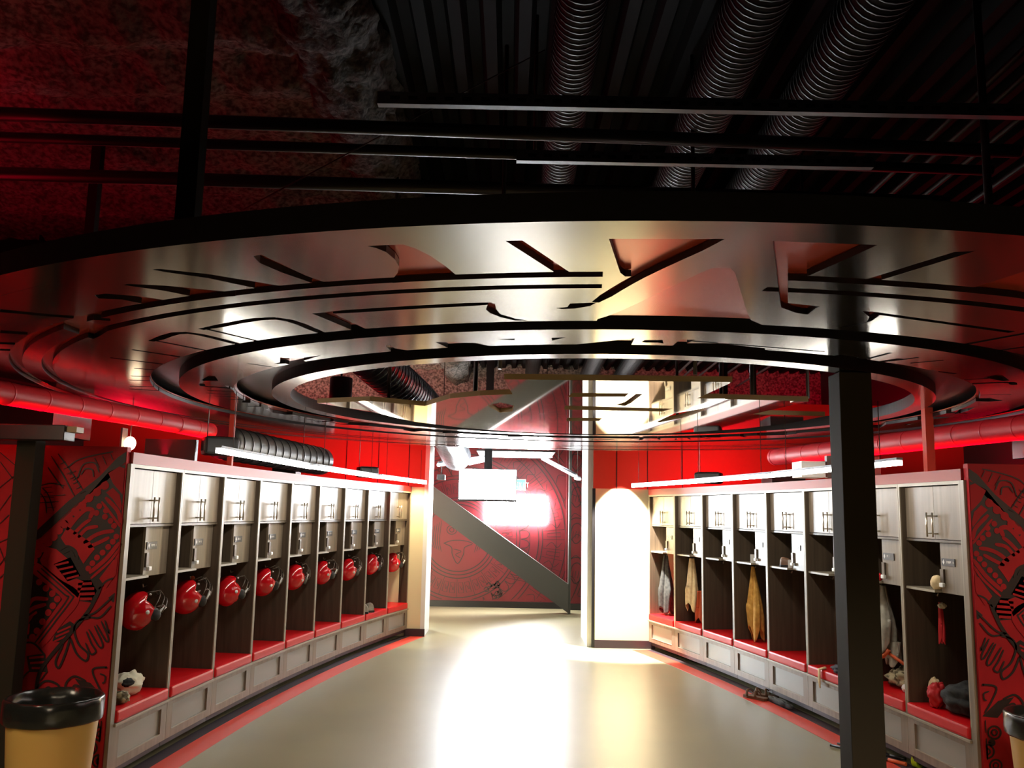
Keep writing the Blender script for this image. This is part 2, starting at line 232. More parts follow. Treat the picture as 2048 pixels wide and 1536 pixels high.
# ------------------------------------------------------------------ bank layout
QL = (-2.3997, 5.6392, 0.04614, 0.030611); QR = (2.8711, 5.6517, -0.07445, -0.032788)
LW = .76
def bank(s, q, n=40):
    x, y, a, k = q; h = s/n
    for i in range(n): t = a+k*(i+.5)*h; x += math.sin(t)*h; y += math.cos(t)*h
    return Vector((x, y))
def bankoff(s, q, off):   # off > 0 goes behind the locker fronts, < 0 out into the aisle
    p = bank(s, q); t = q[2]+q[3]*s; sg = -1 if q[0] < 0 else 1
    return p+off*sg*Vector((math.cos(t), -math.sin(t)))
MURDATA = '''[[0,[[-0.019,2.03],[0.057,1.992],[0.16,1.87],[0.345,1.711],[0.538,1.511],[0.56,1.448],[0.493,1.484],[0.3,1.684],[0.115,1.842],[-0.024,1.966]]],[0,[[0.106,1.899],[-0.032,1.951],[-0.019,1.76],[-0.016,1.55],[-0.004,1.439],[0.029,1.328],[0.101,1.189],[0.15,1.106],[0.235,1.118],[0.255,1.186],[0.406,1.307],[0.503,1.291],[0.553,1.373],[0.364,1.612],[0.208,1.77]]],[0,[[0.556,1.262],[0.514,1.263],[0.349,1.143],[0.325,1.116],[0.404,0.993],[0.476,0.87],[0.553,0.882],[0.565,1.071]]],[4,[[0.541,1.394],[0.349,1.599],[0.115,1.835]],0.035],[4,[[0.497,1.305],[0.369,1.208],[0.25,1.129],[0.332,0.997],[0.432,0.851]],0.085],[3,[[0.12,1.814]],0.026],[3,[[0.166,1.773]],0.026],[3,[[0.212,1.735]],0.026],[3,[[0.251,1.687]],0.026],[3,[[0.29,1.649]],0.026],[3,[[0.324,1.603]],0.026],[3,[[0.353,1.571]],0.026],[3,[[0.382,1.533]],0.026],[3,[[0.412,1.493]],0.026],[3,[[0.441,1.458]],0.026],[3,[[0.473,1.422]],0.026],[3,[[0.501,1.387]],0.026],[3,[[0.522,1.346]],0.026],[1,[[0.105,1.892],[0.038,1.936],[-0.017,1.923],[-0.019,1.76],[0.071,1.829]]],[1,[[0.109,1.772],[0.069,1.801],[0.023,1.759],[-0.008,1.69],[0.008,1.661],[0.063,1.73]]],[4,[[0.106,1.737],[0.029,1.661],[-0.012,1.592]],0.03],[4,[[0.13,1.712],[0.054,1.625],[-0.005,1.564]],0.02],[3,[[0.144,1.687]],0.018],[3,[[0.158,1.644]],0.018],[3,[[0.1,1.66]],0.018],[3,[[0.103,1.622]],0.018],[3,[[0.066,1.597]],0.018],[3,[[0.042,1.567]],0.018],[1,[[0.367,1.487],[0.331,1.557],[0.264,1.517],[0.181,1.463],[0.15,1.422],[0.181,1.38],[0.212,1.331],[0.244,1.379],[0.276,1.419],[0.335,1.446]]],[4,[[0.33,1.543],[0.279,1.614],[0.227,1.664],[0.184,1.658],[0.195,1.616]],0.035],[4,[[0.285,1.516],[0.233,1.573],[0.194,1.602]],0.028],[4,[[0.255,1.496],[0.21,1.546],[0.148,1.561]],0.028],[4,[[0.216,1.462],[0.157,1.505],[0.102,1.527],[0.047,1.535]],0.03],[4,[[0.186,1.435],[0.125,1.464],[0.071,1.493]],0.028],[3,[[0.016,1.501]],0.018],[3,[[0.041,1.47]],0.018],[3,[[0.067,1.437]],0.018],[3,[[0.099,1.402]],0.018],[3,[[0.131,1.371]],0.018],[3,[[0.156,1.336]],0.018],[3,[[0.179,1.304]],0.018],[4,[[0.165,1.281],[0.074,1.365],[-0.009,1.46]],0.032],[4,[[0.155,1.247],[0.058,1.341],[-0.012,1.418]],0.02],[1,[[0.446,1.43],[0.388,1.417],[0.313,1.361],[0.394,1.327],[0.3,1.223],[0.246,1.241],[0.202,1.225],[0.228,1.125],[0.311,1.192],[0.463,1.312],[0.483,1.349]]],[0,[[0.4,1.331],[0.297,1.369],[0.225,1.258],[0.3,1.223]]],[4,[[0.379,1.321],[0.311,1.339]],0.026],[4,[[0.356,1.294],[0.28,1.312]],0.026],[4,[[0.329,1.267],[0.257,1.286]],0.026],[4,[[0.302,1.241],[0.24,1.259]],0.026],[0,[[0.248,1.23],[0.158,1.234],[0.103,1.148],[0.144,1.098],[0.227,1.108]]],[4,[[0.226,1.208],[0.157,1.214]],0.034],[4,[[0.226,1.178],[0.14,1.183]],0.034],[4,[[0.221,1.148],[0.134,1.153]],0.034],[4,[[0.207,1.119],[0.148,1.121]],0.034],[1,[[0.106,1.244],[0.031,1.355],[-0.006,1.375],[-0.006,1.273],[0.059,1.187]]],[3,[[0.474,1.216]],0.02],[3,[[0.429,1.18]],0.02],[3,[[0.387,1.148]],0.02],[3,[[0.353,1.116]],0.02],[3,[[0.377,1.075]],0.02],[3,[[0.401,1.034]],0.02],[3,[[0.431,0.979]],0.02],[3,[[0.46,0.924]],0.02],[3,[[0.484,0.886]],0.02],[4,[[0.536,1.058],[0.499,1.113],[0.416,1.115]],0.03],[4,[[0.546,1.017],[0.494,1.059],[0.426,1.081]],0.03],[4,[[0.548,0.977],[0.477,1.032]],0.03],[4,[[0.55,0.922],[0.503,1.004]],0.03],[1,[[0.555,0.976],[0.506,0.964],[0.507,0.903],[0.554,0.889]]],[0,[[0.343,0.933],[0.264,0.985],[0.227,0.962],[0.287,0.854],[0.361,0.866]]],[4,[[0.33,0.92],[0.261,0.952]],0.024],[4,[[0.336,0.893],[0.267,0.925]],0.024],[4,[[0.342,0.866],[0.281,0.894]],0.024],[0,[[0.043,1.129],[-0.013,1.161],[-0.017,1.109],[0.01,1.101]]],[0,[[0.206,0.648],[0.107,0.623],[-0.018,0.531],[0.098,0.524]]],[0,[[0.51,0.773],[0.399,0.791],[0.372,0.682],[0.485,0.68]]],[4,[[0.486,0.763],[0.411,0.771]],0.028],[4,[[0.476,0.733],[0.398,0.74]],0.028],[4,[[0.464,0.704],[0.407,0.705]],0.028],[2,[[0.36,1.415],[0.32,1.438],[0.268,1.413],[0.247,1.362]],0.014],[2,[[0.333,1.398],[0.3,1.411],[0.272,1.378]],0.014],[2,[[0.468,1.298],[0.352,1.209],[0.267,1.142],[0.26,1.118],[0.348,0.987],[0.439,0.851]],0.012],[2,[[0.491,1.284],[0.314,1.147],[0.288,1.12],[0.378,0.982],[0.463,0.854]],0.012],[2,[[0.094,1.189],[0.146,1.066],[0.233,0.942],[0.405,0.711],[0.432,0.564]],0.028],[2,[[0.101,1.182],[0.063,1.228],[-0.02,1.249]],0.014],[2,[[0.177,1.022],[0.116,1.039],[-0.002,1.13]],0.014],[2,[[0.177,1.022],[0.086,1.01],[-0.02,1.08]],0.014],[2,[[0.141,1.011],[0.216,0.986],[0.231,0.929],[0.196,0.849],[0.136,0.796],[0.146,0.753],[0.205,0.795],[0.253,0.888]],0.016],[2,[[0.253,0.888],[0.274,0.793],[0.305,0.71],[0.328,0.747],[0.293,0.847]],0.016],[2,[[0.155,0.923],[0.121,0.857],[0.089,0.81],[0.119,0.794],[0.155,0.856]],0.013],[2,[[0.142,0.937],[0.071,0.838],[0.051,0.854],[0.109,0.958]],0.013],[2,[[0.096,0.965],[0.032,0.872],[0.009,0.892],[0.07,0.986]],0.013],[2,[[0.049,0.993],[-0.005,0.92],[-0.025,0.94]],0.013],[2,[[-0.044,0.713],[0.019,0.718],[0.098,0.703],[0.066,0.624],[-0.05,0.554]],0.014],[2,[[0.05,0.678],[0.014,0.665],[-0.002,0.632],[0.032,0.625]],0.012],[2,[[0.446,0.564],[0.383,0.629],[0.306,0.613],[0.281,0.567]],0.016],[2,[[0.397,0.558],[0.359,0.595],[0.322,0.566]],0.014],[2,[[0.253,0.561],[0.252,0.621],[0.207,0.661],[0.136,0.636]],0.016],[2,[[0.212,0.562],[0.202,0.608],[0.16,0.596],[0.149,0.556]],0.014],[2,[[0.557,0.848],[0.474,0.85],[0.398,0.784]],0.014],[2,[[0.375,0.685],[0.411,0.631]],0.014],[2,[[0.548,0.695],[0.52,0.762]],0.014],[2,[[0.544,0.589],[0.51,0.656],[0.485,0.683]],0.014],[2,[[0.032,0.44],[0.038,0.418],[0.056,0.405],[0.079,0.404],[0.099,0.417],[0.109,0.439],[0.103,0.46],[0.085,0.474],[0.062,0.475],[0.041,0.462],[0.032,0.44]],0.014],[2,[[0.053,0.44],[0.059,0.427],[0.073,0.423],[0.085,0.432],[0.087,0.446],[0.076,0.455],[0.061,0.453],[0.053,0.44]],0.012],[2,[[-0.021,0.33],[-0.015,0.307],[0.004,0.292],[0.029,0.292],[0.051,0.305],[0.061,0.328],[0.055,0.351],[0.036,0.366],[0.01,0.367],[-0.011,0.353],[-0.021,0.33]],0.014],[2,[[0.001,0.329],[0.007,0.316],[0.022,0.312],[0.036,0.321],[0.037,0.336],[0.025,0.346],[0.01,0.343],[0.001,0.329]],0.012],[2,[[0.032,0.251],[0.037,0.231],[0.054,0.218],[0.076,0.218],[0.094,0.23],[0.103,0.249],[0.098,0.269],[0.081,0.282],[0.059,0.282],[0.041,0.27],[0.032,0.251]],0.014],[2,[[0.052,0.25],[0.056,0.238],[0.07,0.235],[0.081,0.243],[0.082,0.256],[0.072,0.265],[0.059,0.262],[0.052,0.25]],0.012],[2,[[-0.025,0.174],[-0.02,0.153],[-0.002,0.139],[0.022,0.139],[0.042,0.151],[0.051,0.172],[0.046,0.194],[0.028,0.207],[0.004,0.208],[-0.016,0.195],[-0.025,0.174]],0.014],[2,[[-0.004,0.174],[0.001,0.161],[0.015,0.157],[0.028,0.166],[0.029,0.18],[0.018,0.189],[0.004,0.186],[-0.004,0.174]],0.012],[2,[[0.035,0.381],[0.038,0.372],[0.045,0.366],[0.055,0.366],[0.064,0.371],[0.068,0.38],[0.066,0.39],[0.058,0.396],[0.048,0.396],[0.039,0.39],[0.035,0.381]],0.014],[2,[[0.044,0.381],[0.047,0.375],[0.053,0.374],[0.058,0.378],[0.059,0.384],[0.054,0.388],[0.048,0.386],[0.044,0.381]],0.012],[2,[[0.001,0.506],[-0.046,0.442]],0.014],[2,[[-0.022,0.402],[-0.059,0.285]],0.014],[2,[[0.089,0.191],[0.044,0.218]],0.014],[2,[[0.551,1.791],[0.488,1.722],[0.466,1.638]],0.01],[2,[[0.524,1.806],[0.455,1.821],[0.375,1.809]],0.01],[2,[[0.524,1.735],[0.363,1.753]],0.01],[2,[[0.514,1.7],[0.402,1.71]],0.01],[2,[[0.471,1.991],[0.389,1.879],[0.306,1.747]],0.01],[2,[[0.429,2.006],[0.341,1.901],[0.26,1.79]],0.01],[2,[[0.364,1.922],[0.311,1.966],[0.228,1.996],[0.088,2.027]],0.01],[2,[[0.275,1.882],[0.25,1.917],[0.207,1.911],[0.196,1.869]],0.01],[2,[[0.295,1.86],[0.266,1.943],[0.196,1.954],[0.163,1.898]],0.01],[2,[[0.199,1.983],[0.165,1.926]],0.01],[2,[[0.15,1.998],[0.124,1.948]],0.01],[2,[[0.101,2.013],[0.084,1.978]],0.01],[2,[[0.346,1.88],[0.313,1.902]],0.01],[2,[[0.322,1.845],[0.288,1.867]],0.01],[2,[[0.795,1.956],[0.699,1.845]],0.01],[2,[[0.778,1.787],[0.7,1.859]],0.01],[2,[[0.763,1.647],[0.703,1.746]],0.01],[2,[[0.801,2.013],[0.693,1.93]],0.01],[2,[[0.755,1.563],[0.704,1.62]],0.01],[2,[[0.743,1.452],[0.683,1.481]],0.01],[2,[[0.729,1.314],[0.693,1.37]],0.01],[2,[[0.741,1.424],[0.687,1.315]],0.01],[2,[[0.721,1.232],[0.696,1.26]],0.01],[2,[[0.485,1.92],[0.429,1.85],[0.381,1.795]],0.01],[2,[[0.425,1.653],[0.469,1.751],[0.509,1.792]],0.01],[2,[[0.409,1.943],[0.379,1.958]],0.009],[2,[[0.386,1.913],[0.356,1.927]],0.009],[2,[[0.364,1.882],[0.334,1.897]],0.009],[2,[[0.341,1.852],[0.311,1.867]],0.009],[2,[[0.318,1.822],[0.288,1.837]],0.009],[2,[[0.296,1.792],[0.266,1.807]],0.009],[2,[[0.273,1.762],[0.243,1.777]],0.009],[2,[[0.502,1.792],[0.45,1.799]],0.008],[2,[[0.493,1.761],[0.441,1.768]],0.008],[2,[[0.484,1.731],[0.432,1.737]],0.008],[2,[[0.476,1.7],[0.424,1.706]],0.008],[2,[[0.467,1.669],[0.415,1.676]],0.008]]'''
EMBDATA = '''{"poly":{"B":[[[-0.424,2.458],[-0.363,2.444],[-0.318,2.437],[-0.287,2.473],[-0.25,2.546],[-0.212,2.657],[-0.188,2.749],[-0.191,2.791],[-0.406,2.871],[-0.399,2.82],[-0.373,2.744],[-0.359,2.668],[-0.362,2.591],[-0.378,2.514],[-0.402,2.476]],[[-0.026,2.383],[0.021,2.377],[0.171,2.687],[0.174,2.734],[0.126,2.737],[0.123,2.69]],[[0.259,2.346],[0.558,2.329],[0.397,2.729],[0.353,2.732],[0.332,2.686]],[[0.708,2.337],[1.002,2.354],[0.922,2.678],[0.898,2.691],[0.861,2.694],[0.969,3.04],[1.097,3.083],[1.091,3.107],[1.096,3.212],[1.04,3.184],[0.967,3.11],[0.928,2.999]],[[1.239,2.404],[1.292,2.391],[1.156,2.726],[1.109,2.718]],[[1.487,2.795],[1.541,2.586],[1.703,2.672],[1.945,3.064],[1.732,2.918],[1.595,2.846]],[[-0.79,2.584],[-0.76,2.568],[-0.725,2.671],[-0.679,2.8],[-0.629,2.889],[-0.66,2.924],[-0.749,2.766],[-0.79,2.659]],[[-1.164,2.759],[-1.137,2.751],[-1.0,2.803],[-0.882,2.882],[-0.797,2.942],[-0.833,2.999],[-0.872,3.002],[-1.017,2.854],[-1.135,2.788]],[[-1.35,2.971],[-1.324,2.954],[-1.204,2.967],[-1.088,3.009],[-0.97,3.053],[-1.003,3.1],[-1.142,3.141],[-1.233,3.043],[-1.329,2.983]],[[-1.522,3.127],[-1.468,3.1],[-1.349,3.139],[-1.263,3.205],[-1.278,3.23],[-1.362,3.292],[-1.448,3.189],[-1.531,3.178]],[[-1.962,3.667],[-1.789,3.573],[-1.719,3.716],[-1.864,3.915],[-1.931,3.992]],[[-2.017,3.393],[-1.859,3.468],[-1.645,3.531],[-1.667,3.581],[-1.884,3.516],[-2.049,3.449]],[[-2.262,3.821],[-2.158,3.855],[-2.19,3.913],[-2.301,3.891]],[[-2.43,4.116],[-2.319,4.129],[-2.348,4.183],[-2.461,4.169]],[[-2.532,4.295],[-2.417,4.309],[-2.449,4.368],[-2.566,4.353]]],"D":[[[0.607,2.615],[0.658,2.611],[0.686,2.66],[0.848,3.144],[0.915,3.324],[0.999,3.427],[1.043,3.581],[0.323,3.632],[0.328,3.36],[0.36,3.304],[0.405,3.199],[0.446,3.085],[0.519,2.858],[0.58,2.674]],[[-0.784,3.361],[-0.708,3.33],[-0.611,3.671],[-0.607,3.745],[-0.675,3.774],[-0.687,3.648]],[[-0.088,3.13],[-0.068,3.136],[-0.065,3.223],[-0.051,3.306],[0.007,3.38],[0.056,3.412],[0.007,3.417],[-0.052,3.359],[-0.089,3.293],[-0.103,3.235],[-0.098,3.178]],[[0.157,3.188],[0.198,3.168],[0.204,3.113],[0.297,3.089],[0.279,3.145],[0.228,3.19],[0.182,3.202]],[[1.269,3.137],[1.336,3.155],[1.361,3.209],[1.37,3.3],[1.339,3.395],[1.278,3.436],[1.359,3.319],[1.335,3.233]],[[-2.077,5.165],[-1.99,5.002],[-1.889,4.899],[-2.013,5.215]],[[-2.191,5.426],[-2.122,5.373],[-2.104,5.457],[-2.189,5.648],[-2.252,5.611]]],"E":[[[-0.348,3.902],[-0.323,3.899],[-0.168,3.904],[-0.071,4.004],[-0.041,4.051],[-0.042,4.252],[-0.234,4.274],[-0.259,4.153]],[[-0.588,4.009],[-0.563,3.994],[-0.555,4.075],[-0.427,4.186],[-0.438,4.355],[-0.596,4.403],[-0.582,4.123]],[[-1.174,4.392],[-1.099,4.417],[-1.006,4.654],[-1.058,4.795],[-1.215,4.551]],[[-0.068,3.801],[0.009,3.782],[0.007,3.823]],[[0.167,3.751],[0.227,3.734],[0.173,3.811]],[[0.279,3.893],[0.523,3.724],[0.533,3.951],[0.557,4.157],[0.365,4.178]],[[0.565,3.805],[0.571,3.759],[0.648,3.751],[0.666,3.829],[0.636,3.809],[0.588,3.814]],[[0.72,3.737],[0.786,3.73],[0.772,3.777],[0.724,4.032],[0.706,4.034]],[[1.73,4.204],[1.811,4.075],[1.845,4.088],[1.75,4.254]],[[1.85,4.426],[1.953,4.356],[2.027,4.394],[2.073,4.379],[2.197,4.486],[2.119,4.687]],[[2.379,4.917],[2.403,4.913],[2.579,5.273],[2.652,5.262],[2.608,5.156],[2.727,5.154],[2.659,5.215],[2.748,5.437],[2.67,5.449]],[[3.147,6.233],[3.044,5.948],[3.076,5.804],[3.14,6.027]],[[-1.903,6.773],[-1.833,6.727],[-1.756,6.883],[-1.673,7.119],[-1.843,7.15],[-1.909,7.016]],[[-1.924,6.252],[-1.827,6.236],[-1.87,6.389],[-1.96,6.374]],[[-1.871,5.257],[-1.76,5.066],[-1.73,5.081],[-1.773,5.274],[-1.871,5.288]]]},"stroke":{"D":[[[[-0.699,3.338],[-0.387,3.227],[-0.091,3.138]],0.05],[[[-1.329,3.709],[-0.956,3.464],[-0.817,3.766]],0.045],[[[-1.31,3.708],[-1.139,4.006]],0.04],[[[-1.665,4.007],[-1.431,3.799],[-1.261,4.081]],0.045],[[[-1.644,4.005],[-1.459,4.286]],0.04],[[[-1.851,4.261],[-1.655,4.481]],0.045],[[[-2.072,4.514],[-1.831,4.721]],0.045],[[[-2.092,4.854],[-1.939,4.905]],0.04],[[[-2.235,5.146],[-2.068,5.163]],0.04],[[[-2.319,5.317],[-2.134,5.333]],0.04],[[[-2.436,5.592],[-2.224,5.607]],0.04],[[[-2.497,5.739],[-2.234,5.822]],0.045],[[[1.349,3.177],[1.978,3.444]],0.05],[[[1.892,3.817],[2.052,3.471]],0.05],[[[2.119,3.89],[2.223,3.723]],0.045],[[[0.558,2.329],[0.397,2.729],[0.296,3.074]],0.045]],"E":[[[[0.79,3.759],[1.413,3.943]],0.03],[[[0.753,3.891],[1.437,4.079]],0.03],[[[2.272,4.79],[2.55,4.587]],0.04],[[[2.366,4.919],[2.672,4.735],[2.769,4.804]],0.04],[[[2.844,5.872],[2.797,5.686],[2.899,5.656]],0.04],[[[-1.803,5.783],[-1.553,5.674]],0.035],[[[-1.811,5.91],[-1.59,5.851]],0.035],[[[-1.841,6.045],[-1.625,5.986]],0.035],[[[-2.07,6.218],[-1.681,6.157]],0.04],[[[-2.04,5.868],[-1.925,5.927]],0.035],[[[-2.041,6.023],[-1.914,6.056]],0.035],[[[-1.392,4.604],[-1.199,4.813]],0.03],[[[-1.79,5.501],[-1.838,6.154]],0.04]]},"logo":{"outline":[[-0.047,5.132],[1.281,5.071],[1.216,5.728],[1.957,5.769],[1.776,6.461],[2.324,6.497],[2.738,7.096],[2.583,7.86],[1.795,8.357],[0.801,8.704],[-0.21,8.823],[-1.095,8.682],[-1.423,7.759],[-1.492,6.837],[-1.462,6.322],[-0.996,6.161],[-0.629,6.366],[-0.42,5.959],[-0.21,5.795],[0.005,5.711]],"slots":[[[0.389,5.603],[0.747,5.574],[0.741,5.725],[0.369,5.783]],[[0.728,6.11],[0.772,5.961],[0.794,5.591],[0.838,5.584],[0.819,6.009],[0.797,6.158]],[[0.378,6.198],[1.148,6.25],[1.105,6.415],[0.384,6.412]],[[0.44,6.88],[0.713,6.866],[0.705,7.056],[0.443,7.106]],[[1.212,6.495],[1.376,6.15],[1.381,6.335],[1.317,6.753],[1.199,7.078],[1.161,7.046]],[[-0.173,6.29],[-0.081,6.099],[0.017,6.258],[0.008,6.575],[-0.087,6.658]]]}}'''
# ------------------------------------------------------------------ setting
struct(MB().box(-6, 6, -3.5, 17, -.1, 0).build('floor', M['floor']))
def arc_strip(q, s0, s1, o0, o1, z0, z1, n=40):
    m = MB(); L = []
    for i in range(n+1):
        s = s0+(s1-s0)*i/n; a = bankoff(s, q, o0); b = bankoff(s, q, o1)
        L.append([m.v((a.x, a.y, z0)), m.v((b.x, b.y, z0)), m.v((b.x, b.y, z1)), m.v((a.x, a.y, z1))])
    for A, B in zip(L, L[1:]):
        for k in range(4): m.face([A[k], A[(k+1) % 4], B[(k+1) % 4], B[k]])
    m.face(L[0]); m.face(L[-1][::-1]); return m
SL, SR = 9*LW, 8*LW
struct(arc_strip(QL, -1.2, SL+.12, -.24, -.06, -.01, .002).build('trim_1', M['stripe']))
struct(arc_strip(QR, -1.2, SR-.02, -.24, -.06, -.01, .002).build('trim_2', M['stripe']))
struct(arc_strip(QL, .0, SL, -.06, .05, -.01, .0025).build('trim_3', M['kick']))
struct(arc_strip(QR, .0, SR-.02, -.06, .05, -.01, .0025).build('trim_4', M['kick']))
# ceiling: roof deck on the right, sprayed fireproofing on the left
m = MB(); p = .2; x = -1.1
prof = []
while x < 6.2:
    prof += [(x, 4.55), (x+.07, 4.55), (x+.10, 4.47), (x+.17, 4.47)]; x += p
prof += [(6.2, 4.55), (6.2, 4.7), (-1.1, 4.7)]
m.prism(prof, -3.5, 17, 'y'); struct(m.build('ceiling', M['deck']))
rng = random.Random(3)
from mathutils import noise
def fl(u, v):
    x = -6+5.0*u; y = -3.5+20.5*v
    z = 4.42+.05*math.sin(y*2*PI/.62)+.05*noise.noise(Vector((x*5, y*5, 0)))+.03*noise.noise(Vector((x*16, y*16, 3)))
    return (x, y, z)
struct(MB().grid(170, 520, fl).build('ceiling_1', M['fluff'], fix=False))
struct(MB().box(-6.1, -1.0, -3.5, 17, 4.56, 4.7).build('ceiling_2', M['deck']))
# fluffy beam along the edge of the fireproofing
def fb(u, v):
    a = PI*u; y = -3.5+20.5*v; r = .24+.05*noise.noise(Vector((a*3, y*4, 1)))+.03*noise.noise(Vector((a*9, y*13, 5)))
    return (-1.05-r*1.1*math.cos(a), y, 4.45-r*math.sin(a)*1.3)
struct(MB().grid(20, 420, fb).build('ceiling_3', M['fluffshade'], fix=False))
# walls
struct(MB().box(-6.1, -6, -3.5, 17, 0, 4.7).build('wall_left', M['darkwall']))
struct(MB().box(6, 6.1, -3.5, 17, 0, 4.7).build('wall_right', M['darkwall']))
struct(MB().box(-6.1, 6.1, -3.6, -3.5, 0, 4.7).build('wall_near', M['darkwall']))
struct(MB().box(-6.1, 6.1, 16.95, 17.05, 0, 4.7).build('wall_rear', M['fluff']))
# end walls beside the opening: cream below, red above
struct(MB().box(-6, -1.18, 12.40, 12.52, 0, 2.02).build('wall_end_left', M['cream']))
struct(MB().box(-6, -1.18, 12.40, 12.52, 2.02, 3.2).build('wall_end_left_upper', M['redwall']))
struct(MB().box(-1.19, -1.13, 12.39, 13.1, 0, 3.2).build('trim_5', M['whitepaint']))
struct(MB().box(1.10, 6, 11.68, 11.80, 0, 2.03).build('wall_end_right', M['cream']))
struct(MB().box(1.10, 6, 11.68, 11.80, 2.03, 3.2).build('wall_end_right_upper', M['redwall']))
struct(MB().box(1.03, 1.10, 11.74, 12.7, 0, 3.2).build('trim_6', M['whitepaint']))
struct(MB().box(1.085, 1.125, 11.665, 11.70, 0, 2.03).build('trim_7', M['rim']))
struct(MB().box(-1.40, -1.125, 12.37, 12.40, 0, .10).build('baseboard_left', M['kick']))
struct(MB().box(1.12, 1.90, 11.655, 11.68, 0, .10).build('baseboard_right', M['kick']))
for i, x in enumerate((1.405, 1.811, 2.271)):
    struct(MB().box(x-.005, x+.005, 11.672, 11.68, 2.03, 3.2).build('trim_%d' % (8+i), M['rim']))
for i, x in enumerate((-1.42, -1.85, -2.3)):
    struct(MB().box(x-.005, x+.005, 12.392, 12.40, 2.02, 3.2).build('trim_%d' % (11+i), M['rim']))
# far room
struct(MB().box(-4.2, 1.03, 16.25, 16.4, 0, 3.4).build('wall_far', M['farmural']))
struct(MB().box(1.03, 4.2, 16.10, 16.25, 0, 3.4).build('wall_far_right', M['farmural']))
struct(MB().box(-4.3, -4.2, 12.5, 16.4, 0, 3.2).build('wall_far_left', M['darkwall']))
struct(MB().box(2.9, 3.0, 11.8, 16.4, 0, 3.2).build('wall_far_side', M['darkwall']))
struct(MB().box(-4.2, 1.03, 16.22, 16.25, 0, .11).build('baseboard_far', M['rim']))
struct(MB().box(1.03, 2.9, 16.07, 16.10, 0, .11).build('baseboard_far_right', M['rim']))
# short mural walls at the near ends of the banks
wl = struct(MB().box(-6, -2.418, 5.575, 5.63, 0, 2.06).build('wall_mural_left', M['mural']))
wr = struct(MB().box(2.885, 6, 5.575, 5.63, 0, 2.06).build('wall_mural_right', M['mural']))
def smooth(pts, n=5):
    if len(pts) < 3: return [Vector(p) for p in pts]
    P = [Vector(p) for p in pts]; P = [2*P[0]-P[1]]+P+[2*P[-1]-P[-2]]; o = []
    for i in range(1, len(P)-2):
        for k in range(n):
            t = k/n; a, b, c, d = P[i-1:i+3]
            o.append(.5*((2*b)+(c-a)*t+(2*a-5*b+4*c-d)*t*t+(3*b-a-3*c+d)*t**3))
    o.append(P[-2]); return o
def ribbon(pts, w, n=5, sm=True):
    P = smooth(pts, n) if sm else [Vector(p) for p in pts]; A = []; B = []
    for i, p in enumerate(P):
        d = (P[min(i+1, len(P)-1)]-P[max(i-1, 0)]).normalized(); q = Vector((-d.y, d.x))*w/2
        e = d*w*.3*(-1 if i == 0 else (1 if i == len(P)-1 else 0))
        A.append(p+q*(.6 if e.length else 1)+e); B.append(p-q*(.6 if e.length else 1)+e)
    return A, B
def paint_strip(m, pts, w, f, sm=True):
    A, B = ribbon(pts, w, 5, sm); a = [m.v(f(p)) for p in A]; b = [m.v(f(p)) for p in B]
    for i in range(len(a)-1): m.face([a[i], a[i+1], b[i+1], b[i]])
def paint_poly(m, pts, f): m.face([m.v(f(p)) for p in pts])
def paint_disc(m, c, r, f, n=20, rx=1, wob=0):
    m.face([m.v(f((c[0]+r*rx*(1+wob*math.sin(3*k))*math.cos(2*PI*k/n), c[1]+r*math.sin(2*PI*k/n)))) for k in range(n)])
MUR = json.loads(MURDATA)
def side_mural(sg, x0, parent):
    def F(y): return lambda p: (x0+sg*p[0], y, p[1])
    a, b, c = MB(), MB(), MB()
    def ok(pts): return all(p[0] > .002 for p in pts)
    def cl(pts): return [(max(p[0], .004), min(max(p[1], .02), 2.055)) for p in pts]
    for it in MUR:
        k, pts = it[0], cl(it[1])
        if k == 0: paint_poly(a, pts, F(5.5725))
        if k == 1: paint_poly(b, pts, F(5.570))
        if k == 3: paint_disc(b, (max(pts[0][0], it[2]+.004), pts[0][1]), it[2], F(5.5695), wob=.04)
        if k == 4 and ok(pts): paint_strip(b, pts, it[2]*.8, F(5.570))
        if k == 2: paint_strip(c, [(max(p[0], .02), p[1]) for p in pts], it[2]*.8, F(5.5675))
    # the band pattern carries on outwards past the frame
    r = random.Random(5)
    for j in range(7):
        u = 1.05+.35*j
        for z in (.35, .8, 1.25, 1.7):
            c_ = (u+r.uniform(-.05, .05), z+r.uniform(-.08, .08)); R_ = r.uniform(.07, .13)
            paint_strip(c, [(c_[0]+R_*math.cos(t*.6), c_[1]+R_*math.sin(t*.6)) for t in range(11)], .018, F(5.5675))
            paint_strip(c, [(c_[0]-.16, c_[1]-.2), (c_[0], c_[1]-.14), (c_[0]+.16, c_[1]-.22)], .018, F(5.5675))
    a.build('mural_dark_ground', M['ink'], parent, fix=False); b.build('mural_red_figures', M['mural'], parent, fix=False); c.build('mural_linework', M['ink'], parent, fix=False)
side_mural(-1, -2.418, wl); side_mural(1, 2.885, wr)
